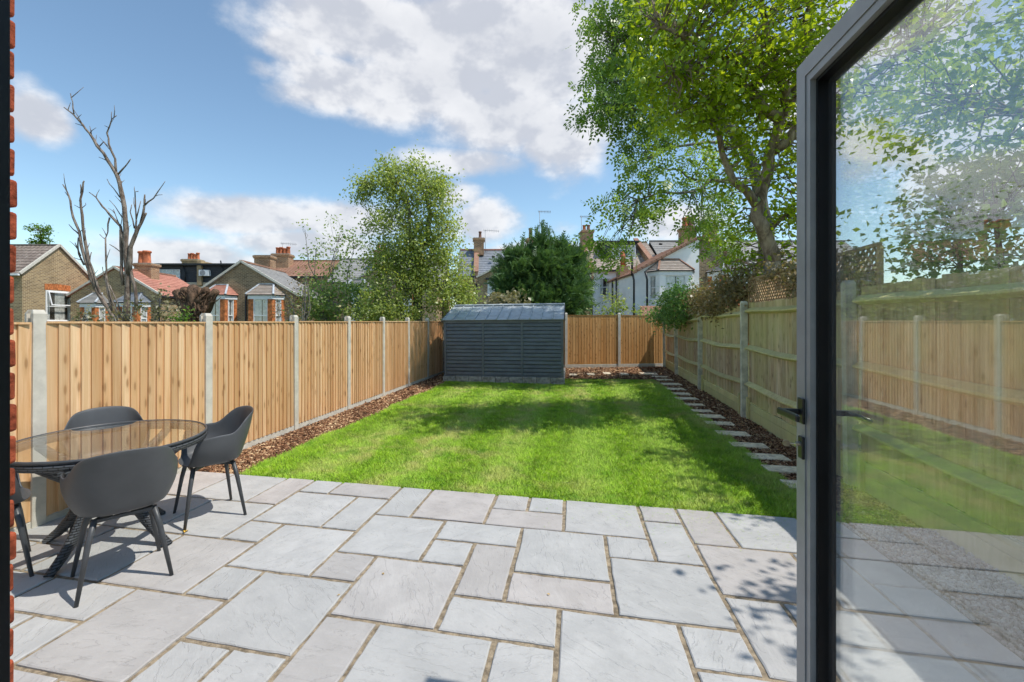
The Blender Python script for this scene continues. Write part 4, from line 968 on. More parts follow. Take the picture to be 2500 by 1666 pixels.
# pear tree in the neighbour's garden
b0 = 14.2; g = PX(1020, 700, b0); base = (g.x, g.y, 0)
pl_l = [([Vector(base), g], [.17, .15]), limb([(1020, 700, b0), (1018, 650, b0), (1020, 610, b0), (1046, 590, b0), (1050, 520, b0), (1040, 470, b0)], .14, .05), limb([(1018, 650, b0), (1000, 560, b0 - .2), (995, 480, b0 - .3), (950, 430, b0 - .3)], .08, .025), limb([(1018, 715, b0), (1000, 705, b0 - .3), (985, 740, b0 - .5)], .06, .02), limb([(1046, 590, b0), (1080, 570, b0), (1095, 545, b0)], .05, .02), limb([(1018, 640, b0), (1060, 690, b0 - .3), (1080, 700, b0 - .4)], .05, .02), limb([(1000, 500, b0), (930, 450, b0), (885, 445, b0), (872, 470, b0)], .04, .01), limb([(1040, 480, b0), (1010, 420, b0)], .04, .01), limb([(990, 480, b0), (945, 410, b0), (938, 385, b0)], .03, .008)]
plant('pear_tree', 'rounded light green pear tree rising behind the left fence near the shed', 'tree', base, pl_l,
      [blob(1010, 450, 75, 50, b0, .8, 60), blob(945, 480, 65, 60, b0, .8, 44), blob(1060, 500, 55, 70, b0, .8, 44), blob(970, 560, 75, 60, b0, .9, 56), blob(1075, 580, 45, 60, b0, .8, 34), blob(1010, 600, 70, 40, b0, .9, 30), blob(1000, 640, 70, 40, b0, .9, 40), blob(1075, 660, 70, 45, b0, .8, 52), blob(960, 680, 50, 50, b0 - .2, .7, 36), blob(1085, 720, 65, 40, b0 - .2, .8, 42), blob(1000, 700, 40, 30, b0 - .5, .5, 14), blob(885, 450, 22, 16, b0, .3, 6), blob(877, 475, 14, 18, b0, .2, 5), blob(940, 410, 12, 22, b0, .3, 6), blob(1010, 405, 18, 16, b0, .3, 6), blob(935, 620, 45, 40, b0, .6, 20), blob(1130, 730, 35, 30, b0, .6, 14)],
      LEAF, M_LPEAR, M_BARKG, .092, 50, .19, .95, twig=.009, fwd_bias=(0, 0, -.4))
# undergrowth and shrubs behind the left fence
def bush(nm, label, px, py, rx, ry, b, rb, n, leaf, mat, size, per, spread, stems=4, bark=M_BARKG, crowns=None, **kw):
    g = W(A(px, b), b); base = (g.x, g.y, 0); L_ = []
    cs = crowns or [(px, py, rx, ry, n)]
    for c in cs:
        for k in range(max(1, stems // len(cs))):
            e = PX(c[0] + random.uniform(-.6, .6) * c[2], c[1] + random.uniform(-.5, .5) * c[3], b + random.uniform(-.4, .4) * rb)
            w_ = wobble(Vector(base) + Vector((random.uniform(-.1, .1), random.uniform(-.1, .1), 0)), e, 4, .06); L_.append((w_, [.035, .028, .02, .014, .007]))
    return plant(nm, label, 'shrub' if 'shrub' in nm or 'bush' in nm else 'plant', base, L_, [blob(c[0], c[1], c[2], c[3], b, rb, c[4], 1.3) for c in cs], leaf, mat, bark, size, per, spread, twig=.006, **kw)
bush('leafy_shrub', 'tall leaning shrub with arching stems left of the pear tree', 800, 640, 60, 60, 15.5, .7, 20, LEAF, M_LBUSH, .10, 16, .17, 10, crowns=[(805, 620, 40, 50, 16), (850, 600, 40, 30, 9), (825, 560, 14, 26, 6), (770, 620, 25, 30, 7), (860, 660, 40, 25, 8), (790, 680, 60, 30, 20), (745, 560, 10, 14, 2), (880, 585, 20, 12, 3)])
bush('leafy_bush', 'dense dark green bush low behind the left fence under the pear tree', 840, 740, 100, 45, 14.6, .9, 60, LEAF, M_LBUSH, .10, 34, .18, 6, crowns=[(810, 735, 70, 45, 50), (900, 735, 60, 40, 44), (770, 765, 50, 30, 30)])
bush('leafy_bush', 'bright yellow green bush just behind the left fence below the pear tree', 930, 755, 75, 40, 13.6, .6, 60, LEAF, M_LPEAR, .095, 32, .16, 6, crowns=[(930, 745, 60, 40, 46), (890, 775, 50, 22, 24), (980, 770, 40, 25, 24)])
bush('twiggy_shrub', 'thin straw coloured twiggy shrub beside the bay windows', 735, 735, 40, 50, 13.5, .5, 14, LEAF, M_LDRY, .06, 12, .14, 16, crowns=[(725, 720, 35, 50, 22), (700, 760, 35, 30, 14), (748, 680, 12, 30, 5)])
bush('silver_shrub', 'pale silvery leaved shrub above the fence below the red roof', 395, 755, 26, 40, 9.0, .3, 14, LEAF, M_LMAG, .07, 14, .09, 6, crowns=[(385, 745, 14, 32, 10), (400, 770, 26, 18, 12), (315, 755, 12, 22, 6), (275, 765, 12, 18, 6)])
bush('small_shrub', 'small light leafed shrub above the fence by the left house', 200, 772, 18, 10, 7.5, .2, 8, LEAF, M_LMAG, .06, 14, .07, 3)
bush('small_shrub', 'small bright green shrub in front of the tree stump', 443, 775, 16, 14, 11, .25, 12, LEAF, M_LGREEN, .08, 16, .09, 3)
bush('broadleaf_shrub', 'olive brown broadleaf shrub showing above the shed roof', 1237, 740, 58, 26, 14.9, .5, 40, LEAF, M_LMAG, .17, 12, .15, 5)
bush('young_sapling', 'slender young sapling in front of the white house', 1500, 745, 24, 32, 17.5, .4, 16, LEAF, M_LPEAR, .13, 16, .16, 3, crowns=[(1500, 735, 22, 28, 14), (1490, 765, 22, 14, 8), (1557, 765, 8, 16, 3)])
# conifer beyond the back fence
b0 = 20.5; g = W(A(1330, b0), b0); base = (g.x, g.y, 0)
cl_ = [([Vector(base), PX(1330, 700, b0), PX(1325, 600, b0)], [.2, .15, .03])]
for px, py in ((1250, 690), (1290, 650), (1380, 650), (1420, 700), (1215, 670), (1345, 620)): cl_.append((wobble(Vector(base) + Vector((0, 0, .8)), PX(px, py, b0 - .6), 4, .06), [.08, .06, .05, .035, .015]))
plant('cypress_tree', 'broad dark green conifer rising behind the shed', 'tree', base, cl_,
      [blob(1320 + (q[0] - 1320) * .78, q[1], q[2] * .74, q[3], *q[4:]) for q in [(1328, 612, 20, 40, b0 - .2, .5, 20), (1320, 660, 70, 40, b0 - .3, 1.2, 60), (1260, 680, 45, 45, b0 - .5, 1.0, 44), (1380, 670, 50, 50, b0 - .3, 1.0, 46), (1225, 700, 35, 40, b0 - .6, .8, 26), (1300, 730, 70, 40, b0 - .9, 1.0, 56), (1400, 730, 50, 45, b0 - .5, 1.0, 50), (1350, 760, 60, 30, b0 - .8, 1.0, 40), (1225, 640, 14, 16, b0 - .3, .3, 6), (1262, 625, 18, 18, b0 - .3, .4, 9), (1382, 618, 20, 18, b0 - .2, .4, 9), (1420, 640, 14, 18, b0 - .2, .4, 7), (1435, 700, 20, 30, b0 - .2, .5, 12)]],
      SPRAY, M_LCON, M_BARKS, .44, 26, .20, .8, twig=.012, fwd_bias=(0, 0, .62), jit=.38, ow=.95)
# climbers on the right fence
def fpt(y, z, dx=0.0): return (rfx(y) + dx, y, z)
plant('climbing_shrub', 'fresh green climbing shrub spilling over the back end of the right fence', 'shrub', fpt(13.0, 0, .22), [(wobble(Vector(fpt(13.0, 0, .28)), Vector(fpt(13.0 + d, 1.9, .2)), 4, .015), [.03, .025, .02, .016, .01]) for d in (-.9, -.3, .3, .8)],
      [(fpt(13.2, 1.95, -.25), (.5, .9, .38), 60, 1.2), (fpt(12.3, 2.1, -.1), (.4, .8, .35), 44, 1.2), (fpt(13.0, 2.22, -.1), (.45, .8, .30), 36, 1.2), (fpt(13.8, 1.75, -.5), (.3, .5, .25), 20, 1.2), (fpt(12.6, 1.65, -.2), (.2, .5, .2), 12, 1.2)],
      LEAF, M_LJAS, M_BARKS, .075, 30, .13, .9, twig=.006)
plant('climbing_shrub', 'bronze and dark green climber covering the top of the right fence beside the trellis', 'shrub', fpt(9.8, 0, .22), [(wobble(Vector(fpt(9.8, 0, .28)), Vector(fpt(9.8 + d, 2.0, .2)), 4, .015), [.03, .025, .02, .016, .01]) for d in (-1.2, -.5, .3, 1.0)],
      [(fpt(11.0, 2.05, 0), (.25, .7, .28), 34, 1.2), (fpt(10.0, 2.1, 0), (.25, .8, .32), 44, 1.2), (fpt(9.0, 2.15, .05), (.25, .7, .32), 40, 1.2), (fpt(8.3, 2.2, .08), (.18, .5, .3), 24, 1.2), (fpt(9.9, 1.88, -.03), (.06, .9, .10), 18, 1.2)],
      LEAF, M_LBROWN, M_BARKS, .07, 28, .11, 1.0, twig=.006)
plant('climbing_shrub', 'dark leafed climber trailing over the near part of the trellis', 'shrub', fpt(6.0, 0, .25), [(wobble(Vector(fpt(6.0, 0, .28)), Vector(fpt(6.0 + d, 2.1, .2)), 4, .015), [.02, .018, .015, .012, .008]) for d in (-.4, .3)],
      [(fpt(6.1, 2.1, .05), (.12, .4, .22), 18, 1.2), (fpt(5.4, 2.1, .05), (.12, .5, .25), 22, 1.2), (fpt(6.9, 2.3, .05), (.1, .4, .1), 8, 1.2)],
      LEAF, M_LBROWN, M_BARKS, .06, 24, .08, 1.0, twig=.005)

plant('leafy_shrub', 'tall green shrub added behind the right fence to screen the sky seen through the door glass', 'shrub', (3.75, 4.3, 0), [(wobble(Vector((3.75, 4.3, 0)), Vector((3.7 + a_, 4.3 + d, 2.6)), 4, .03), [.05, .045, .035, .025, .012]) for a_, d in ((0, -.8), (.1, -.2), (-.1, .4), (.1, 1.0))],  # added shrub: blocks bright sky behind the pane so its reflection shows
      [((3.65, 4.9, 2.3), (.40, .6, .55), 46, 1.2), ((3.7, 4.0, 2.25), (.40, .7, .5), 50, 1.2), ((3.75, 5.5, 2.6), (.40, .5, .6), 40, 1.2), ((3.7, 3.2, 2.1), (.35, .5, .4), 30, 1.2), ((3.8, 4.6, 2.9), (.3, .5, .3), 16, 1.2)],
      LEAF, M_LBUSH, M_BARKS, .075, 26, .12, .9, twig=.006)
# dead tree: bare forked stems
b0 = 11.0; g = PX(280, 790, b0); base = (g.x, g.y, 0)
dt = thing('dead_tree', base, 'leafless dead tree with bare grey branches behind the left fence', 'tree'); mb = MB()
z8 = lambda x, y: (x / 2.24, y / 2.24)
def stem(pts, w0, w1, wander=0.0):
    P = [PX(*z8(x, y), b0 + wander * i) - Vector(base) for i, (x, y) in enumerate(pts)]; out = []
    for p, q in zip(P[:-1], P[1:]): out += [p, p.lerp(q, .5) + Vector(rng.normal(size=3)) * .025 * (q - p).length]
    out.append(P[-1]); n = len(out); k = b0 / FX / 2.24 / 2 * .72
    for i in range(1, n - 1):
        if random.random() < .22 and w0 > 8:
            d = Vector((random.uniform(-1, 1), random.uniform(-.6, .6), random.uniform(.2, 1.2))).normalized() * random.uniform(.12, .42); mb.tube([out[i], out[i] + d * .5 + Vector((0, 0, .03)), out[i] + d + Vector((random.uniform(-.06, .06), 0, .05))], [.011, .008, .004], 5)
    mb.tube(out, [max(.006, (w0 + (w1 - w0) * i / (n - 1)) * k * (1 + .08 * math.sin(i * 2.3))) for i in range(n)], 8)
mb.tube([Vector((0, 0, 0)), PX(300, 785, b0) - Vector(base)], [.17, .12], 10); mb.tube([Vector((-.05, .05, 0)), PX(262, 785, b0) - Vector(base)], [.14, .09], 10)
stem([(690, 1780), (700, 1560), (690, 1400), (690, 1250), (680, 1130), (655, 1010), (635, 950), (590, 880), (530, 800), (490, 730), (450, 680), (400, 625), (350, 588)], 46, 7)
stem([(405, 625), (398, 560), (385, 512)], 9, 5); stem([(635, 950), (630, 870), (595, 790), (585, 730), (600, 690), (610, 655), (638, 633)], 18, 5); stem([(610, 655), (610, 612)], 6, 3); stem([(600, 700), (572, 688)], 6, 3)
stem([(645, 955), (690, 905), (715, 870)], 13, 6); stem([(600, 900), (560, 830), (515, 765)], 12, 6); stem([(585, 880), (540, 860)], 7, 3); stem([(500, 740), (490, 690)], 8, 4); stem([(455, 690), (412, 676)], 7, 3); stem([(545, 800), (568, 775), (590, 800)], 8, 4)
stem([(705, 1500), (715, 1350), (755, 1250), (790, 1180), (800, 1165)], 38, 12); stem([(770, 1220), (790, 1120), (792, 1065)], 20, 10); stem([(785, 1130), (840, 1085), (870, 1040), (903, 993)], 12, 4); stem([(845, 1075), (888, 1066)], 6, 3); stem([(740, 1270), (742, 1150), (738, 1050), (757, 1047)], 13, 5); stem([(735, 1250), (712, 1160), (720, 1120)], 11, 5); stem([(745, 1200), (770, 1100)], 10, 5)
stem([(685, 1350), (660, 1240), (600, 1175), (560, 1130), (525, 1080), (487, 1052)], 24, 5); stem([(660, 1240), (640, 1200), (620, 1145)], 10, 4); stem([(668, 1190), (630, 1130), (598, 1095)], 8, 3); stem([(655, 1080), (620, 1030), (585, 980)], 9, 4); stem([(660, 1050), (665, 990)], 8, 4); stem([(600, 1190), (590, 1270), (575, 1310), (545, 1282)], 12, 4); stem([(610, 1700), (590, 1600), (578, 1520), (580, 1430), (577, 1300)], 16, 11); stem([(600, 1338), (660, 1380)], 5, 7); stem([(405, 1410), (450, 1425)], 4, 6); stem([(560, 1460), (570, 1530), (590, 1550)], 5, 6)
stem([(690, 1420), (720, 1500), (735, 1560), (745, 1700)], 22, 26); stem([(660, 1260), (665, 1420), (672, 1560)], 20, 24); stem([(700, 1220), (690, 1160)], 8, 4)
stem([(640, 1780), (600, 1700), (540, 1610), (500, 1530), (465, 1420), (435, 1270), (400, 1190), (385, 1100), (365, 1045), (343, 1010)], 34, 7); stem([(520, 1580), (490, 1460), (465, 1320), (450, 1180), (440, 1090), (455, 1000), (460, 990)], 27, 9); stem([(442, 1060), (440, 1010)], 9, 7); stem([(430, 1280), (400, 1255), (376, 1228)], 11, 4); stem([(440, 1400), (410, 1328)], 12, 5); stem([(445, 1140), (470, 1120), (468, 1110)], 6, 3); stem([(380, 1085), (355, 1050)], 6, 3); stem([(470, 1400), (490, 1330)], 8, 4); stem([(440, 1140), (407, 1122)], 6, 3); stem([(460, 1450), (430, 1390), (428, 1300)], 14, 8)
stem([(560, 1640), (520, 1520), (490, 1430), (500, 1380)], 18, 6); stem([(680, 1780), (640, 1650), (600, 1560)], 16, 7); stem([(655, 1740), (610, 1640), (590, 1560), (580, 1500)], 16, 8)
mb.build('trunk', M_BARKD, dt, True)

# pollarded stump with dead ivy
b0 = 13.6; g = PX(478, 785, b0); base = (g.x, g.y, 0)
st = thing('tree_stump', base, 'thick cut tree stump wrapped in dead ivy stems above the left fence', 'tree stump'); mb = MB()
z1p = lambda x, y, d=0.0: PX(x / 3.361, 550 + y / 3.361, b0 + d) - Vector(base)
mb.tube([Vector((0, 0, 0)), z1p(1610, 790), z1p(1610, 720), z1p(1600, 640)], [.30, .30, .31, .26], 14)
for pts, r0, r1 in (([(1590, 740), (1500, 630), (1445, 545)], .24, .12), ([(1600, 700), (1592, 590), (1585, 522)], .20, .16), ([(1620, 700), (1625, 600), (1628, 530)], .18, .15), ([(1640, 730), (1715, 620), (1775, 540)], .24, .11), ([(1560, 640), (1520, 570), (1515, 525)], .18, .12), ([(1640, 650), (1680, 570), (1690, 530)], .2, .12)):
    P = [z1p(x, y, random.uniform(-.2, .2)) for x, y in pts]; mb.tube([P[0], P[0].lerp(P[1], .5), P[1], P[1].lerp(P[2], .5), P[2]], [r0, r0 * .95, (r0 + r1) / 2, r1 * 1.05, r1], 12)
mb.build('trunk', M_BARKS, st, True); iv = MB()
for k in range(64):
    t = random.random(); x0, y0 = 1610 + random.uniform(-60, 60), random.uniform(690, 790); sx = (random.choice((-1, 1)) * random.uniform(.2, 1.0)); P = []
    for j in range(8):
        u = j / 7; P.append(z1p(x0 + sx * 150 * u * u + random.gauss(0, 9), y0 - 190 * u * random.uniform(.8, 1.0) + random.gauss(0, 5), -.33 + .12 * u + random.gauss(0, .03)))
    r_ = random.uniform(.012, .042); iv.tube(P, [r_, r_, r_ * .95, r_ * .9, r_ * .8, r_ * .7, r_ * .5, r_ * .25], 6)
iv.build('ivy_stems', M_BARKS, st, True)

# ------------------------------------------------------------------ houses
class House:
    """parts in a camera-parallel frame: a = right, b = depth, z up (metres)"""
    def __init__(s, name, label, a0, b0):
        s.o = Vector((a0, b0, 0)); s.r = thing(name, tuple(W(a0, b0)), label, 'house', 'terraced houses behind the gardens', YAW)
    def L(s, p): return Vector(p) - s.o
    def prism(s, poly, b0, b1, mat, nm='wall', parent=None):
        return MB().prism([(a - s.o.x, z) for a, z in poly], b0 - s.o.y, b1 - s.o.y).build(nm, mat, parent or s.r)
    def box(s, a0, a1, b0, b1, z0, z1, mat, nm, parent=None, bevel=0.0):
        return MB().box(a0 - s.o.x, a1 - s.o.x, b0 - s.o.y, b1 - s.o.y, z0, z1).build(nm, mat, parent or s.r, bevel=bevel)
    def bar(s, p, q, w_, h_, mat, nm, parent=None):
        return MB().bar(s.L(p), s.L(q), w_, h_).build(nm, mat, parent or s.r)
    def tube(s, pts, r, mat, nm, parent=None, n=8):
        return MB().tube([s.L(p) for p in pts], r, n).build(nm, mat, parent or s.r, True)
    def roof(s, e0, e1, r0, r1, mat, course=.30, tile=.30, wave=.022, nm='roof_tiles', th=.06):
        """tiled slope: eave e0->e1, ridge r0->r1; stepped courses with rolling tiles"""
        e0, e1, r0, r1 = map(s.L, (e0, e1, r0, r1)); run = ((r0 - e0).length + (r1 - e1).length) / 2; n = max(3, int(run / course)); Wd = max((e1 - e0).length, (r1 - r0).length); m = max(2, min(140, int(Wd / tile * 4)))
        nr = (e1 - e0).cross(r0 - e0).normalized()
        if nr.z < 0: nr = -nr
        v, f = [], []
        for i in range(n):
            for t, up in ((i / n, .035), ((i + 1.0) / n, .008)):
                p, q = e0.lerp(r0, t), e1.lerp(r1, t)
                for k in range(m + 1):
                    u = k / m; w_ = wave * (.5 + .5 * math.cos(2 * math.pi * k / 4)) if wave else 0
                    v.append(tuple(p.lerp(q, u) + nr * (up + w_)))
        row = m + 1
        for i in range(2 * n - 1):
            for k in range(m): f.append((i * row + k, i * row + k + 1, (i + 1) * row + k + 1, (i + 1) * row + k))
        me = bpy.data.meshes.new(nm); me.from_pydata(v, [], f); me.materials.append(mat); o = link(nm, me, None, s.r); o['kind'] = 'stuff'
        mb = MB(); P = [e0, e1, r1, r0]; mb.quad(*P); mb.quad(*[p - nr * th for p in reversed(P)])
        for i in range(4): j = (i + 1) % 4; mb.quad(P[i], P[i] - nr * th, P[j] - nr * th, P[j])
        mb.build('roof_deck', mat, s.r)
        return o
    def window(s, a0, a1, z0, z1, b, depth=.07, bars=(.5,), vbars=(), curtain='net', parent=None, mat=None, nm='window', fw=.07):
        """frame set in front of the wall plane at depth b, facing the camera"""
        mat = mat or M_WHITE; mb = MB(); x0, x1, y0, y1 = a0 - s.o.x, a1 - s.o.x, b - depth - s.o.y, b - .002 - s.o.y
        mb.box(x0, x0 + fw, y0, y1, z0, z1).box(x1 - fw, x1, y0, y1, z0, z1).box(x0 + fw, x1 - fw, y0, y1, z1 - fw, z1).box(x0 + fw, x1 - fw, y0, y1, z0, z0 + fw)
        for t in bars: zz = z0 + (z1 - z0) * t; mb.box(x0 + fw, x1 - fw, y0 + .01, y1, zz - .03, zz + .03)
        for t in vbars: xx = x0 + (x1 - x0) * t; mb.box(xx - .025, xx + .025, y0 + .008, y1 - .001, z0 + fw, z1 - fw)
        o = mb.build(nm, mat, parent or s.r)
        MB().box(x0 + fw, x1 - fw, y0 + .035, y0 + .040, z0 + fw, z1 - fw).build('pane', M_GLASS, o)
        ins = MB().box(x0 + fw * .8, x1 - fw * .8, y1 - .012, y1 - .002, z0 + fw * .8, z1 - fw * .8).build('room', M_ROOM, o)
        if curtain:
            cm = MB(); N = 24
            spans = [(x0 + fw, x1 - fw)] if curtain == 'net' else [(x0 + fw, x0 + fw + (x1 - x0) * .28), (x1 - fw - (x1 - x0) * .28, x1 - fw)]
            for c0, c1 in spans:
                b_ = len(cm.v)
                for i in range(N + 1):
                    xx = c0 + (c1 - c0) * i / N; yy = y1 - .020 + .006 * math.sin(i * 1.9)
                    cm.v += [(xx, yy, z0 + fw), (xx, yy, z1 - fw)]
                for i in range(N): cm.f.append((b_ + 2 * i, b_ + 2 * i + 2, b_ + 2 * i + 3, b_ + 2 * i + 1))
            cm.build('curtain', M_CURT, o)
        MB().box(x0 - .05, x1 + .05, y0 - .06, y1, z0 - .07, z0 - .002).build('sill', mat, o)
        return o
    def chimney(s, a0, a1, b0, d, z0, z1, pots, mat=None, potm=None, ph=.55, pr=.13):
        mat = mat or M_CHIM; o = s.box(a0, a1, b0, b0 + d, z0, z1 - .28, mat, 'chimney')
        s.box(a0 - .05, a1 + .05, b0 - .05, b0 + d + .05, z1 - .28, z1 - .20, mat, 'corbel', o); s.box(a0 - .09, a1 + .09, b0 - .09, b0 + d + .09, z1 - .20, z1 - .05, mat, 'corbel', o)
        s.box(a0 - .03, a1 + .03, b0 - .03, b0 + d + .03, z1 - .05, z1, M_CONC2, 'flaunching', o)
        for i, t in enumerate(pots):
            h_ = ph * (1 + .12 * math.sin(i * 2.7)); c = (a0 + (a1 - a0) * t - s.o.x, b0 + d / 2 - s.o.y)
            MB().lathe([(pr * 1.1, z1), (pr * 1.02, z1 + .06), (pr * .9, z1 + h_ * .55), (pr * .88, z1 + h_ * .82), (pr * 1.12, z1 + h_ * .86), (pr * 1.12, z1 + h_ * .95), (pr * .95, z1 + h_), (pr * .6, z1 + h_ + .005)], c, 14).build('pot', (potm or [M_POT])[i % len(potm or [1])], o, True)
        return o
    def aerial(s, a, b, z0, z1, w_=1.2, ang=.1):
        o = s.tube([(a, b, z0), (a, b, z1)], .022, M_METAL, 'aerial', None, 6); mb = MB()
        p, q = s.L((a - w_ * .15, b, z1 - .05)), s.L((a + w_, b, z1 - .05 - ang)); mb.bar(p, q, .025, .025)
        for i in range(9): c = p.lerp(q, (i + .5) / 9); mb.bar(c + Vector((0, -.25, -.02)), c + Vector((0, .25, .02)), .014, .014).bar(c + Vector((0, 0, -.14)), c + Vector((0, 0, .14)), .016, .016)
        mb.build('aerial_rods', M_METAL, o); return o
    def bay(s, a0, a1, b, d, z0, z1, zr, pier, roofm, hipm=None, canted=.35, wz0=None, white=True):
        """canted bay: piers, windows, fascia and hipped roof"""
        ct = (a1 - a0) * canted * .5; f0, f1 = a0 + ct, a1 - ct; wz0 = wz0 if wz0 is not None else z0 + .5
        body = MB()
        base_poly = [(a0, b), (f0, b - d), (f1, b - d), (a1, b)]
        def ring(z_0, z_1, g, nm, mat):
            P = [(x + (g if x > (a0 + a1) / 2 else -g), y - (g if y < b else 0)) for x, y in base_poly]; mb = MB(); n = 4
            mb.v = [(x - s.o.x, y - s.o.y, z_0) for x, y in P] + [(x - s.o.x, y - s.o.y, z_1) for x, y in P]
            mb.f = [(3, 2, 1, 0), (4, 5, 6, 7)] + [(i, (i + 1) % 4, 4 + (i + 1) % 4, 4 + i) for i in range(4)]
            return mb.build(nm, mat, s.r)
        o = ring(z0, wz0 - .1, 0, 'bay', pier); ring(wz0 - .1, wz0, .06, 'bay_sill', M_WHITE); ring(z1 - .32, z1 - .06, .03, 'bay_lintel', M_WHITE); ring(z1 - .06, z1, .12, 'bay_gutter', M_PIPE)
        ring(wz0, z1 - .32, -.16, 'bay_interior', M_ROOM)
        for (x0, y0), (x1, y1) in (((a0, b), (f0, b - d)), ((f0, b - d), (f1, b - d)), ((f1, b - d), (a1, b))):
            p, q = Vector((x0 - s.o.x, y0 - s.o.y, 0)), Vector((x1 - s.o.x, y1 - s.o.y, 0)); L_ = (q - p).length; dd = (q - p).normalized(); nn = Vector((dd.y, -dd.x, 0))
            M = Matrix(((dd.x, -nn.x, 0, p.x), (dd.y, -nn.y, 0, p.y), (0, 0, 1, 0), (0, 0, 0, 1))); pw = min(.34, L_ * .26)
            MB().box(0, pw, -.0, .14, wz0, z1 - .32, M).build('pier', pier, s.r); MB().box(L_ - pw, L_, .0, .139, wz0, z1 - .32, M).build('pier', pier, s.r)
            if L_ - 2 * pw > .25:
                mb = MB(); w0, w1 = pw, L_ - pw; t_, zz0, zz1 = .06, wz0, z1 - .32; zm = (zz0 + zz1) / 2
                mb.box(w0, w0 + t_, .02, .1, zz0, zz1, M).box(w1 - t_, w1, .02, .1, zz0, zz1, M).box(w0 + t_, w1 - t_, .02, .1, zz1 - t_, zz1, M).box(w0 + t_, w1 - t_, .02, .1, zz0, zz0 + t_, M).box(w0 + t_, w1 - t_, .025, .1, zm - .03, zm + .03, M)
                wn = mb.build('window', M_WHITE, s.r); MB().box(w0 + t_, w1 - t_, .045, .05, zz0 + t_, zz1 - t_, M).build('pane', M_GLASS, wn)
                cm = MB(); N = 14
                for i in range(N + 1): xx = w0 + t_ + (w1 - w0 - 2 * t_) * i / N; y_ = .085 + .006 * math.sin(i * 2.1); cm.v += [tuple(M @ Vector((xx, y_, zz0 + t_))), tuple(M @ Vector((xx, y_, zz1 - t_)))]
                cm.f = [(2 * i, 2 * i + 2, 2 * i + 3, 2 * i + 1) for i in range(N) if i < N * .4 or i > N * .6 or random.random() < .5]; cm.build('curtain', M_CURT, wn)
        # hipped roof
        g = .14; E = [Vector((x + (g if x > (a0 + a1) / 2 else -g), y - (g if y < b else 0), z1 + .003)) - s.o for x, y in base_poly]
        for e in E: e.z = z1 + .003
        ia, ib = a0 + (a1 - a0) * .30, a1 - (a1 - a0) * .30; T = [Vector((ia - s.o.x, b - s.o.y, zr)), Vector((ib - s.o.x, b - s.o.y, zr))]
        mb = MB(); mb.quad(E[1], E[2], T[1], T[0]); mb.quad(E[0], E[1], T[0]); mb.quad(E[2], E[3], T[1]); mb.quad(E[0], E[3], E[2], E[1]); ro = mb.build('bay_roof', roofm, s.r)
        n = 7; cm = MB()
        for i in range(1, n):
            t = i / n; c = [E[1].lerp(T[0], t), E[2].lerp(T[1], t)]; cm.bar(c[0] + Vector((0, -.004, .012)), c[1] + Vector((0, -.004, .012)), .05, .022)
            cm.bar(E[0].lerp(T[0], t) + Vector((0, 0, .012)), c[0] + Vector((0, 0, .012)), .05, .022).bar(c[1] + Vector((0, 0, .012)), E[3].lerp(T[1], t) + Vector((0, 0, .012)), .05, .022)
        k_ = cm.build('tile_courses', roofm, ro); k_['kind'] = 'stuff'
        for p, q in ((E[1], T[0]), (E[2], T[1]), (T[0], T[1])): MB().bar(p + Vector((0, -.01, .03)), q + Vector((0, -.01, .03)), .12, .06).build('hip', hipm or M_LEAD, ro)
        return o

# --- house at far left: gable facing the garden side
h = House('brick_house', 'brown brick house with tiled roof and white tilting window at far left', -30.3, 29.0)
a1, ze, zr, zf = -30.3, 4.84, 7.03, 4.6
h.prism([], 0, 0, M_STOCK) if False else None
mb = MB().prism_x([(0, 0), (5.4, 0), (5.4, zf), (2.45, zr - .08), (0, ze)], -9, 0); mb.build('wall', M_STOCK, h.r)
h.roof((a1 + .12, 28.75, ze - .12), (a1 - 9, 28.75, ze - .12), (a1 + .12, 31.45, zr), (a1 - 9, 31.45, zr), M_TGREY, .33, .3, .03)
h.roof((a1 - 9, 34.6, zf - .12), (a1 + .12, 34.6, zf - .12), (a1 - 9, 31.45, zr), (a1 + .12, 31.45, zr), M_TGREY, .33, .3, .03)
h.bar((a1 + .10, 28.75, ze - .08), (a1 + .10, 31.45, zr + .06), .10, .16, M_CONC, 'verge'); h.bar((a1 + .10, 34.6, zf - .08), (a1 + .10, 31.45, zr + .06), .10, .16, M_CONC, 'verge')
h.box(a1 - 9, a1 + .1, 28.62, 28.75, ze - .22, ze - .10, M_WHITE, 'gutter')
h.bar((a1 - 9, 31.45, zr + .05), (a1 + .1, 31.45, zr + .05), .2, .1, M_TGREY, 'ridge')
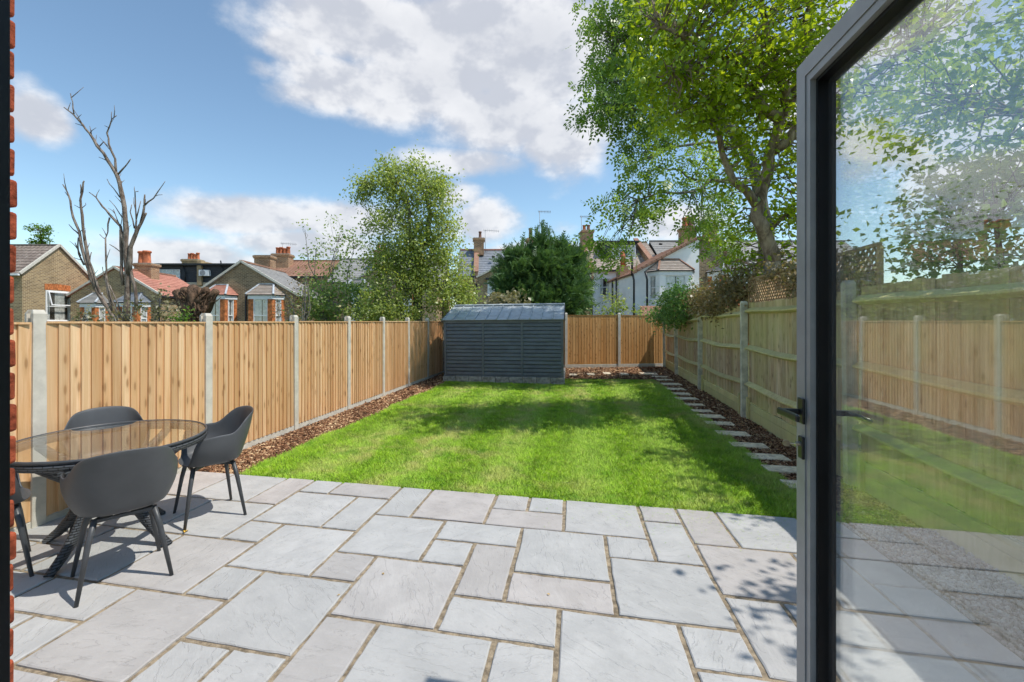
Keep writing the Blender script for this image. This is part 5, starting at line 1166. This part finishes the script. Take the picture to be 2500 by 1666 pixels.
# window in the gable (facing +a)
yb = lambda px: -a1 / ((CX - px) / FX)          # depth on the gable plane of a photo column
w0, w1 = yb(110.5), yb(170); wz1, wz0 = Zp(711, (w0 + w1) / 2), Zp(784, (w0 + w1) / 2)
def gwin(x, b0, b1, z0, z1):
    mb = MB(); f_ = .08
    mb.box(x, x + .06, b0, b0 + f_, z0, z1).box(x, x + .06, b1 - f_, b1, z0, z1).box(x, x + .06, b0 + f_, b1 - f_, z1 - f_, z1).box(x, x + .06, b0 + f_, b1 - f_, z0, z0 + f_).box(x, x + .055, b0 + f_, b1 - f_, z0 + (z1 - z0) * .46, z0 + (z1 - z0) * .46 + .07)
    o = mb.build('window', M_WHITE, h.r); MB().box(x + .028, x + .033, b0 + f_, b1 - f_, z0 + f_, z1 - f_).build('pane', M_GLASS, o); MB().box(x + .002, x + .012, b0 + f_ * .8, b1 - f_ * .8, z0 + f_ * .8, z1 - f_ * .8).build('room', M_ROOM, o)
    cm = MB(); N = 40
    for i in range(N + 1): t = i / N; cm.v += [(x + .018 + .004 * math.sin(i * 1.7), b0 + f_ + (b1 - b0 - 2 * f_) * t, z0 + f_), (x + .018 + .004 * math.sin(i * 1.7), b0 + f_ + (b1 - b0 - 2 * f_) * t, z1 - f_)]
    cm.f = [(2 * i, 2 * i + 2, 2 * i + 3, 2 * i + 1) for i in range(N) if i < 5 or 13 < i < 32 or i > 36]; cm.build('curtain', M_CURT, o)
    # top sash tilted open
    zm = z0 + (z1 - z0) * .5; M = Matrix.Translation((x + .07, 0, z1 - .08)) @ Matrix.Rotation(R(-14), 4, 'Y'); L_ = z1 - zm - .06
    sb = MB(); sb.box(0, .05, b0 + .1, b0 + .17, -L_, 0, M).box(0, .05, b1 - .17, b1 - .1, -L_, 0, M).box(0, .05, b0 + .17, b1 - .17, -.07, 0, M).box(0, .05, b0 + .17, b1 - .17, -L_, -L_ + .07, M); ob = sb.build('open_sash', M_WHITE, o)
    MB().box(.02, .025, b0 + .17, b1 - .17, -L_ + .07, -.07, M).build('pane', M_GLASS, ob)
    MB().box(x, x + .14, b0 - .06, b1 + .06, z0 - .08, z0 - .002).build('sill', M_WHITE, o)
gwin(.004, w0 - 29.0, w1 - 29.0, wz0, wz1)
nb = 18
for i in range(nb):
    t = (i + .5) / nb; bb = w0 - 29 - .06 + (w1 - w0 + .12) * t; ar = .05 * math.sin(math.pi * t)
    MB().box(.003, .022, bb - .5 * (w1 - w0 + .12) / nb + .006, bb + .5 * (w1 - w0 + .12) / nb - .006, wz1 + .02 + ar, wz1 + .44 + ar).build('arch_brick', M_ORB, h.r)

# --- outrigger houses: gable towards the camera
def outrigger(label, apex, left, right, b, blen, wallm, roofm, zground=0, verge=M_CONC, name='terraced_house', ridge=None, wave=.025):
    """apex/left/right: (px, py) of the gable in the photo at depth b"""
    aA, zA = A(apex[0], b), Zp(apex[1], b); aL, zL = A(left[0], b), Zp(left[1], b); aR, zR = A(right[0], b), Zp(right[1], b)
    hh = House(name, label, aA, b)
    hh.prism([(aL, 0), (aR, 0), (aR, zR), (aA, zA - .1), (aL, zL)], b, b + blen, wallm)
    for (ae, z_) in ((aL, zL), (aR, zR)):
        s_ = -1 if ae < aA else 1; ex = .18 * s_; dz_ = (zA - z_) / (ae - aA) * ex
        hh.roof((ae + ex, b - .12, z_ - abs(dz_)), (ae + ex, b + blen, z_ - abs(dz_)), (aA, b - .12, zA), (aA, b + blen, zA), roofm, .3, .3, wave)
        hh.bar((ae + ex, b - .10, z_ - abs(dz_) + .05), (aA, b - .10, zA + .05), .12, .14, verge, 'verge')
        hh.box(min(ae + ex, ae + ex + s_ * .1), max(ae + ex, ae + ex + s_ * .1), b - .1, b + blen, z_ - abs(dz_) - .12, z_ - abs(dz_) - .02, M_PIPE, 'gutter')
    hh.bar((aA, b - .12, zA + .07), (aA, b + blen, zA + .07), .22, .12, ridge or roofm, 'ridge')
    return hh
def mainroof(hh, p0, p1, ey, ry, be, br, mat, wallm, dz=5, wave=.025):
    """rear slope of the main terrace between photo columns p0, p1 (given at the eave)"""
    a0, a1 = A(p0, be), A(p1, be); ze, zr = Zp(ey, be), Zp(ry, br)
    hh.roof((a0, be - .2, ze), (a1, be - .2, ze), (a0, br, zr), (a1, br, zr), mat, .3, .3, wave)
    hh.roof((a1, br + (br - be), ze), (a0, br + (br - be), ze), (a1, br, zr), (a0, br, zr), mat, .6, 1.2, 0)
    hh.box(a0, a1, be, br + (br - be) - .2, 0, ze - .03, wallm, 'wall'); hh.bar((a0, br, zr + .05), (a1, br, zr + .05), .25, .12, mat if mat is not M_SLATE else M_TRED, 'ridge')
    hh.box(a0, a1, be - .32, be - .2, ze - .12, ze, M_PIPE, 'gutter'); return a0, a1, ze, zr
def parapet(hh, a, be, br, ze, zr, mat=None, w_=.30):
    hh.prism([], 0, 0, M_CHIM) if False else None
    o = MB().prism_x([(be - .3 - hh.o.y, ze - .6), (be - .3 - hh.o.y, ze + .28), (br - hh.o.y, zr + .32), (br - hh.o.y, zr - .6)], a - w_ / 2 - hh.o.x, a + w_ / 2 - hh.o.x).build('parapet', mat or M_CHIM, hh.r)
    hh.bar((a, be - .34, ze + .34), (a, br, zr + .38), w_ + .1, .1, M_TBROWN, 'coping')

# house with the red tiled roof
h2 = outrigger('brick house with bright red tiled roof left of the stump', (281, 654), (172, 720), (390, 719), 32, 6.2, M_STOCK, M_TRED, ridge=M_TBROWN)
z1c = lambda x: x / 3.361
h2.bay(A(z1c(985), 31.9), A(z1c(1230), 31.9), 31.995, .8, 0, Zp(550 + 635 / 3.361, 31.9), Zp(550 + 560 / 3.361, 31.9), M_ORB, M_SLATE, M_SLATE, wz0=1.0)
h2.bay(A(z1c(700), 31.9), A(z1c(885), 31.9), 31.994, .8, 0, Zp(550 + 640 / 3.361, 31.9), Zp(550 + 560 / 3.361, 31.9), M_ORB, M_SLATEW, M_LEAD, wz0=1.0)
h2.chimney(A(z1c(1100), 34), A(z1c(1238), 34), 34, .9, 3.5, Zp(550 + 310 / 3.361, 34), (.22, .5), None, None, .95, .28)
h2.tube([(A(393, 32), 31.9, 3.4), (A(393, 32), 31.85, 2.0), (A(393, 32), 31.85, 0)], .05, M_PIPE, 'downpipe')
# dark flat-roofed loft extension behind
b5 = 43.0; hd = House('loft_house', 'house with dark clad flat roofed loft extension and air conditioner', A(480, b5), b5)
zt, zb = Zp(550 + 335 / 3.361, b5), Zp(550 + 470 / 3.361, b5); aa, ab = A(z1c(1270), b5), A(z1c(1990), b5)
hd.box(aa - .3, ab, b5, b5 + 7, 0, zb, M_CREAM, 'wall'); hd.box(aa, ab, b5 + .05, b5 + 6, zb + .002, zt, M_CLAD, 'dormer_wall'); hd.box(aa - .4, ab + .3, b5 - .3, b5 + 6.2, zt + .002, zt + .22, M_CLAD, 'flat_roof'); hd.box(aa - .42, ab + .32, b5 - .42, b5 - .3, zt + .05, zt + .2, M_PIPE, 'gutter')
for k in range(14):
    zz = zb + .05 + k * (zt - zb - .1) / 14; hd.box(aa, ab, b5 + .025, b5 + .049, zz, zz + (zt - zb - .1) / 14 - .02, M_CLAD, 'cladding_board')
hd.window(A(z1c(1308), b5), A(z1c(1478), b5), Zp(550 + 440 / 3.361, b5), Zp(550 + 365 / 3.361, b5), b5 + .02, bars=(), vbars=(.34, .67), curtain='net')
ac0, ac1 = A(z1c(1648), b5), A(z1c(1730), b5); zc0, zc1 = Zp(550 + 420 / 3.361, b5), Zp(550 + 370 / 3.361, b5)
oa = hd.box(ac0, ac1, b5 - .35, b5 + .02, zc0, zc1, M_WHITE, 'air_conditioner', None, .02); MB().tube([Vector((ac0 + (ac1 - ac0) * .4, b5 - .352, (zc0 + zc1) / 2)) - hd.o, Vector((ac0 + (ac1 - ac0) * .4, b5 - .365, (zc0 + zc1) / 2)) - hd.o], .27, 20).build('fan_grille', M_METAL, oa)
hd.chimney(A(z1c(1480), 44), A(z1c(1610), 44), 44.2, 1.0, zb, Zp(550 + 275 / 3.361, 44), (.28, .46, .64, .82), M_STOCKY, None, .62, .16)
hd.tube([(A(z1c(1510), b5), b5 - .1, zt), (A(z1c(1525), b5), b5 - .1, zt - .8), (A(z1c(1525), b5), b5 - .1, zb)], .06, M_PIPE, 'downpipe'); hd.tube([(A(z1c(1815), b5), b5 - .1, zt + .5), (A(z1c(1830), b5), b5 - .1, zt - .4), (A(z1c(1832), b5), b5 - .1, zb)], .06, M_PIPE, 'downpipe')
hd.box(A(z1c(1640), b5) - .1, A(z1c(1665), b5), b5 - .3, b5 + 3, zb - .3, Zp(550 + 295 / 3.361, b5), M_STOCKY, 'party_wall')
# house with two bays
h3 = outrigger('brown brick gabled house with two bay windows behind the left fence', (590, 640), (480, 716), (724, 720), 32, 7.0, M_STOCKD, M_SLATEW, ridge=M_TBROWN, wave=.0)
h3.bay(A(z1c(1690), 31.9), A(z1c(1938), 31.9), 31.995, .85, 0, Zp(550 + 575 / 3.361, 31.9), Zp(550 + 490 / 3.361, 31.9), M_ORB, M_TRED, M_LEAD, wz0=.9)
h3.bay(A(z1c(2035), 31.9), A(z1c(2330), 31.9), 31.995, .9, 0, Zp(550 + 575 / 3.361, 31.9), Zp(550 + 485 / 3.361, 31.9), M_ORB, M_TBEIGE, M_LEAD, wz0=.9)
h3.tube([(A(600, 31.9), 31.9, 3.6), (A(600, 31.9), 31.9, 0)], .05, M_PIPE, 'downpipe')
h3.chimney(A(z1c(2085), 36), A(z1c(2215), 36), 36, 1.0, 4.5, Zp(550 + 245 / 3.361, 36), (), None)
mainroof(h3, 640, 800, 676, 638, 38.5, 42, M_TBROWN, M_STOCKD)
h3.chimney(A(664, 40.2), A(704, 40.2), 40.2, 1.1, 5.5, Zp(619, 40.2), (.18, .40, .62, .84), None, None, .62, .17); h3.aerial(A(690, 41), 41, 6.5, Zp(593, 41), 1.3)
# grey roofed house partly hidden by the leaning shrub and pear tree
h4 = outrigger('brick house mostly hidden behind the pear tree', (950, 640), (835, 700), (1065, 700), 32, 6, M_STOCK, M_SLATEW, wave=0.0)
mainroof(h4, 800, 1085, 690, 634, 38.5, 42, M_SLATEW, M_STOCKY, wave=0.0); h4.chimney(A(912, 40), A(940, 40), 40, 1.1, 5.5, Zp(610, 40), (.3, .7), None, None, .5, .15)
h4.bay(A(842, 31.9), A(908, 31.9), 31.995, .85, 0, Zp(700, 31.9), Zp(683, 31.9), M_STOCKY, M_SLATEW, M_LEAD, wz0=1.0)
h4.window(A(985, 32), A(1005, 32), Zp(768, 32), Zp(722, 32), 31.99); h4.box(A(1006, 32), A(1014, 32), 31.95, 31.995, .5, Zp(720, 32), M_ORB, 'brick_quoin')
h4.window(A(1120, 38.5), A(1135, 38.5), Zp(752, 38.5), Zp(700, 38.5), 38.48) if False else None
z3c = lambda x: 1100 + x / 3.565
z3y = lambda y: 500 + y / 3.565
# slate roofed house
h5 = House('terraced_house', 'house with blue slate roof and single pot chimney behind the conifer', A(1200, 36), 36)
a0, a1, ze, zr = mainroof(h5, z3c(60), z3c(880), z3y(625), z3y(398), 36, 39.6, M_SLATE, M_STOCKY, wave=0.0)
parapet(h5, A(z3c(222), 36), 36, 39.6, ze, zr); h5.chimney(A(z3c(203), 38.6), A(z3c(290), 38.6), 38.4, 1.0, zr - .6, Zp(z3y(290), 38.6), (.62,), M_CHIM, [M_POTB], .62, .13)
h5.aerial(A(z3c(302), 39), 39, zr - .3, Zp(z3y(217), 39), 1.25)
h5.prism([(A(z3c(232), 33), 0), (A(z3c(760), 33), 0), (A(z3c(760), 33), 5.0), (A(z3c(520), 33), Zp(z3y(490), 33)), (A(z3c(232), 33), Zp(z3y(640), 33))], 33, 35.99, M_STOCK)
h5.bar((A(z3c(225), 33), 32.95, Zp(z3y(632), 33)), (A(z3c(525), 33), 32.95, Zp(z3y(482), 33)), .3, .12, M_CONC, 'verge')
h5.window(A(z3c(322), 33), A(z3c(385), 33), Zp(z3y(790), 33), Zp(z3y(660), 33), 32.99); h5.box(A(z3c(305), 33), A(z3c(400), 33), 32.7, 32.99, Zp(z3y(655), 33), Zp(z3y(640), 33), M_PIPE, 'bay_gutter')
h5.tube([(A(z3c(205), 36), 35.6, ze - .1), (A(z3c(215), 36), 35.6, ze - .6), (A(z3c(228), 34), 33.8, ze - .9), (A(z3c(228), 34), 33.8, 0)], .06, M_PIPE, 'downpipe')
h5.tube([(A(z3c(372), 37.6), 37.5, Zp(z3y(462), 37.6)), (A(z3c(372), 37.6), 37.5, Zp(z3y(448), 37.6))], .14, M_PIPE, 'roof_vent')
# brown tiled house
h6 = House('terraced_house', 'house with brown tiled roof and two pot chimney right of the conifer', A(1385, 36), 36)
a0, a1, ze, zr = mainroof(h6, z3c(884), z3c(1225), z3y(600), z3y(375), 36, 39.6, M_TBROWN, M_STOCKY)
parapet(h6, A(z3c(1215), 36) + .1, 36, 39.6, ze, zr); h6.chimney(A(z3c(1145), 38.8), A(z3c(1238), 38.8), 38.6, 1.1, zr - .8, Zp(z3y(222), 38.8), (.28, .68), M_CHIM, [M_POT, M_POTB], .5, .15)
h6.aerial(A(z3c(1143), 39), 39.2, zr, Zp(z3y(95), 39), .9, .03); h6.chimney(A(z3c(668), 39), A(z3c(765), 39), 38.8, 1.1, zr - .8, Zp(z3y(292), 39), (.33,), M_CHIM, [M_POTB], .95, .17); h6.aerial(A(z3c(775), 39), 39.0, zr, Zp(z3y(55), 39), 1.0, .04)
h6.tube([(A(z3c(1195), 36), 35.6, ze - .1), (A(z3c(1210), 36), 35.5, ze - .5), (A(z3c(1212), 36), 35.5, 0)], .07, M_PIPE, 'downpipe')
# white rendered house with dormer
h7 = House('white_house', 'white rendered house with loft dormer and tiled bay window', A(1560, 30), 30)
a0, a1, ze, zr = mainroof(h7, z3c(1240), z3c(1850), z3y(572), z3y(333), 36, 39.6, M_TBEIGE, M_RENDER)
parapet(h7, A(z3c(1762), 36) - .2, 36, 39.6, ze + .4, zr)
d0, d1 = A(z3c(1345), 37.2), A(z3c(1620), 37.2); dzb, dzt = Zp(z3y(490), 37.2), Zp(z3y(330), 37.2)
h7.box(d0, d1, 37.3, 39.5, dzb, dzt, M_CLAD, 'dormer'); h7.box(d0 - .2, d1 + .2, 37.05, 39.6, dzt + .002, dzt + .14, M_PIPE, 'dormer_roof')
h7.window(A(z3c(1400), 37.2), A(z3c(1612), 37.2), Zp(z3y(465), 37.2), Zp(z3y(352), 37.2), 37.29, bars=(.68,), vbars=(.33, .66), curtain='pair')
h7.bar((A(z3c(1645), 37.2), 37.2, Zp(z3y(482), 37.2)), (A(z3c(1655), 37.2) + .02, 37.75, Zp(z3y(450), 37.7)), .9, .09, M_WHITE, 'rooflight'); h7.bar((A(z3c(1675), 37.2), 37.28, Zp(z3y(478), 37.2) + .06), (A(z3c(1677), 37.2), 37.7, Zp(z3y(452), 37.7) + .08), 1.0, .05, M_ROOM, 'rooflight_pane')
h7.window(A(z3c(1293), 36), A(z3c(1388), 36), Zp(z3y(798), 36), Zp(z3y(640), 36), 35.98, curtain='pair')
h7.box(A(z3c(1290), 36), A(z3c(1395), 36), 35.9, 35.995, .6, Zp(z3y(945), 36), M_WHITE, 'lower_window')
bW = 30.0; aA, zA = A(1707, bW), Zp(581, bW); aL, zL = A(1546, bW), Zp(667, bW)
h7.prism([(aL, 0), (aA, 0), (aA, zA - .08), (aL, zL)], bW, 35.99, M_RENDER)
h7.roof((aL - .15, bW - .1, zL - .08), (aL - .15, 36.2, zL - .08), (aA, bW - .1, zA), (aA, 36.2, zA), M_TBROWN, .3, .3, .025)
for k in range(14):
    p, q = Vector((aL - .15, bW - .12, zL - .02)), Vector((aA, bW - .12, zA + .06)); h7.bar(tuple(p.lerp(q, k / 14 + .004)), tuple(p.lerp(q, (k + 1) / 14 - .004)), .26, .15, M_TBROWN, 'verge_tile')
h7.bay(A(z3c(1705), 29.9), A(z3c(2115), 29.9), bW - .005, .95, 0, Zp(z3y(580), 29.6), Zp(z3y(475), 29.9), M_RENDER, M_TBEIGE, M_TBROWN, wz0=Zp(z3y(825), 29.6))
for px_, b_ in ((z3c(1592), 29.95), (z3c(1706), 29.6)): h7.tube([(A(px_ - 4, b_), b_ - .1, zL if px_ < 1560 else Zp(z3y(590), 29.6)), (A(px_, b_), b_ - .1, (zL if px_ < 1560 else Zp(z3y(590), 29.6)) - .5), (A(px_, b_), b_ - .1, 0)], .065, M_PIPE, 'downpipe')
h7.tube([(A(z3c(1578), 29.9), 29.85, zL + 1.3), (A(z3c(1578), 29.9), 29.85, zL - .2)], .07, M_PIPE, 'soil_pipe')
for px_, b_ in ((z3c(1408), 34.6), (z3c(1442), 33.4)): h7.tube([(A(px_, b_), b_, 4.9), (A(px_, b_), b_, 0)], .055, M_PIPE, 'downpipe')
h7.roof((A(z3c(1615), 28), 27.2, Zp(z3y(975), 28)), (A(z3c(1990), 28), 27.2, Zp(z3y(975), 28)), (A(z3c(1605), 29.9), 28.9, Zp(z3y(885), 29)), (A(z3c(1960), 29.9), 28.9, Zp(z3y(885), 29)), M_TBROWN, .24, .25, .03)
h7.box(A(z3c(1615), 28), A(z3c(1990), 28), 27.5, 28.9, 0, Zp(z3y(985), 28), M_RENDER, 'lean_to_wall')
h7.box(A(z3c(1465), 33.5), A(z3c(1533), 33.5), 33.2, 34.2, 4.6, Zp(z3y(540), 33.5), M_CHIM, 'chimney'); h7.tube([(A(z3c(1508), 33.5), 33.7, Zp(z3y(540), 33.5)), (A(z3c(1508), 33.5), 33.7, Zp(z3y(405), 33.5))], [.2, .16], M_POT, 'pot', None, 12)
# brick half of the same pair
h8 = House('brick_house', 'dark brick gabled house joined to the right of the white house', A(1780, 30), 30)
aR, zR_ = A(1868, bW), Zp(667, bW)
h8.prism([(aA + .005, 0), (aR, 0), (aR, zR_), (aA + .005, zA - .08)], bW + .02, 36, M_STOCKD)
h8.roof((aR + .15, bW - .08, zR_ - .08), (aR + .15, 36.2, zR_ - .08), (aA + .01, bW - .08, zA), (aA + .01, 36.2, zA), M_TBROWN, .3, .3, .025)
h8.bay(A(1730, 29.9), A(1850, 29.9), bW + .01, .9, 0, Zp(z3y(580), 29.6), Zp(z3y(515), 29.9), M_ORB, M_SLATEW, M_LEAD, wz0=Zp(z3y(700), 29.6))
a0, a1, ze, zr = mainroof(h8, 1626, 2150, z3y(585), z3y(322), 36, 39.6, M_SLATEW, M_STOCKD, wave=0.0)
h8.chimney(A(z3c(2000), 37.5), A(z3c(2105), 37.5), 36.8, 1.1, zr - 1.6, Zp(z3y(205), 37.5), (.32, .78), M_CHIM, [M_POT, M_POTB], .85, .24); h8.chimney(A(z3c(2210), 37.5), A(z3c(2285), 37.5), 36.8, 1.1, zr - 1.6, Zp(z3y(175), 37.5), (), M_CHIM)
h8.tube([(A(z3c(1825), 37.6), 37.5, Zp(z3y(352), 37.6)), (A(z3c(1825), 37.6), 37.5, Zp(z3y(340), 37.6))], .14, M_PIPE, 'roof_vent')
# vine on the roof of the far left house
b0 = 31.6; g = W(A(100, b0), b0); base = (g.x, g.y, 0)
plant('climbing_vine', 'bright green vine sprouting above the ridge of the far left house', 'plant', base, [([Vector(base), PX(105, 600, b0 + .4), PX(100, 575, b0 + .4), PX(95, 560, b0 + .4)], [.06, .05, .03, .01])],
      [blob(108, 575, 14, 20, b0 + .4, .4, 22), blob(96, 592, 16, 9, b0 + .4, .4, 14), blob(88, 557, 22, 5, b0 + .4, .3, 9), blob(125, 560, 12, 6, b0 + .4, .3, 5)], LEAF, M_LGREEN, M_BARKS, .16, 16, .13, .8, twig=.01)
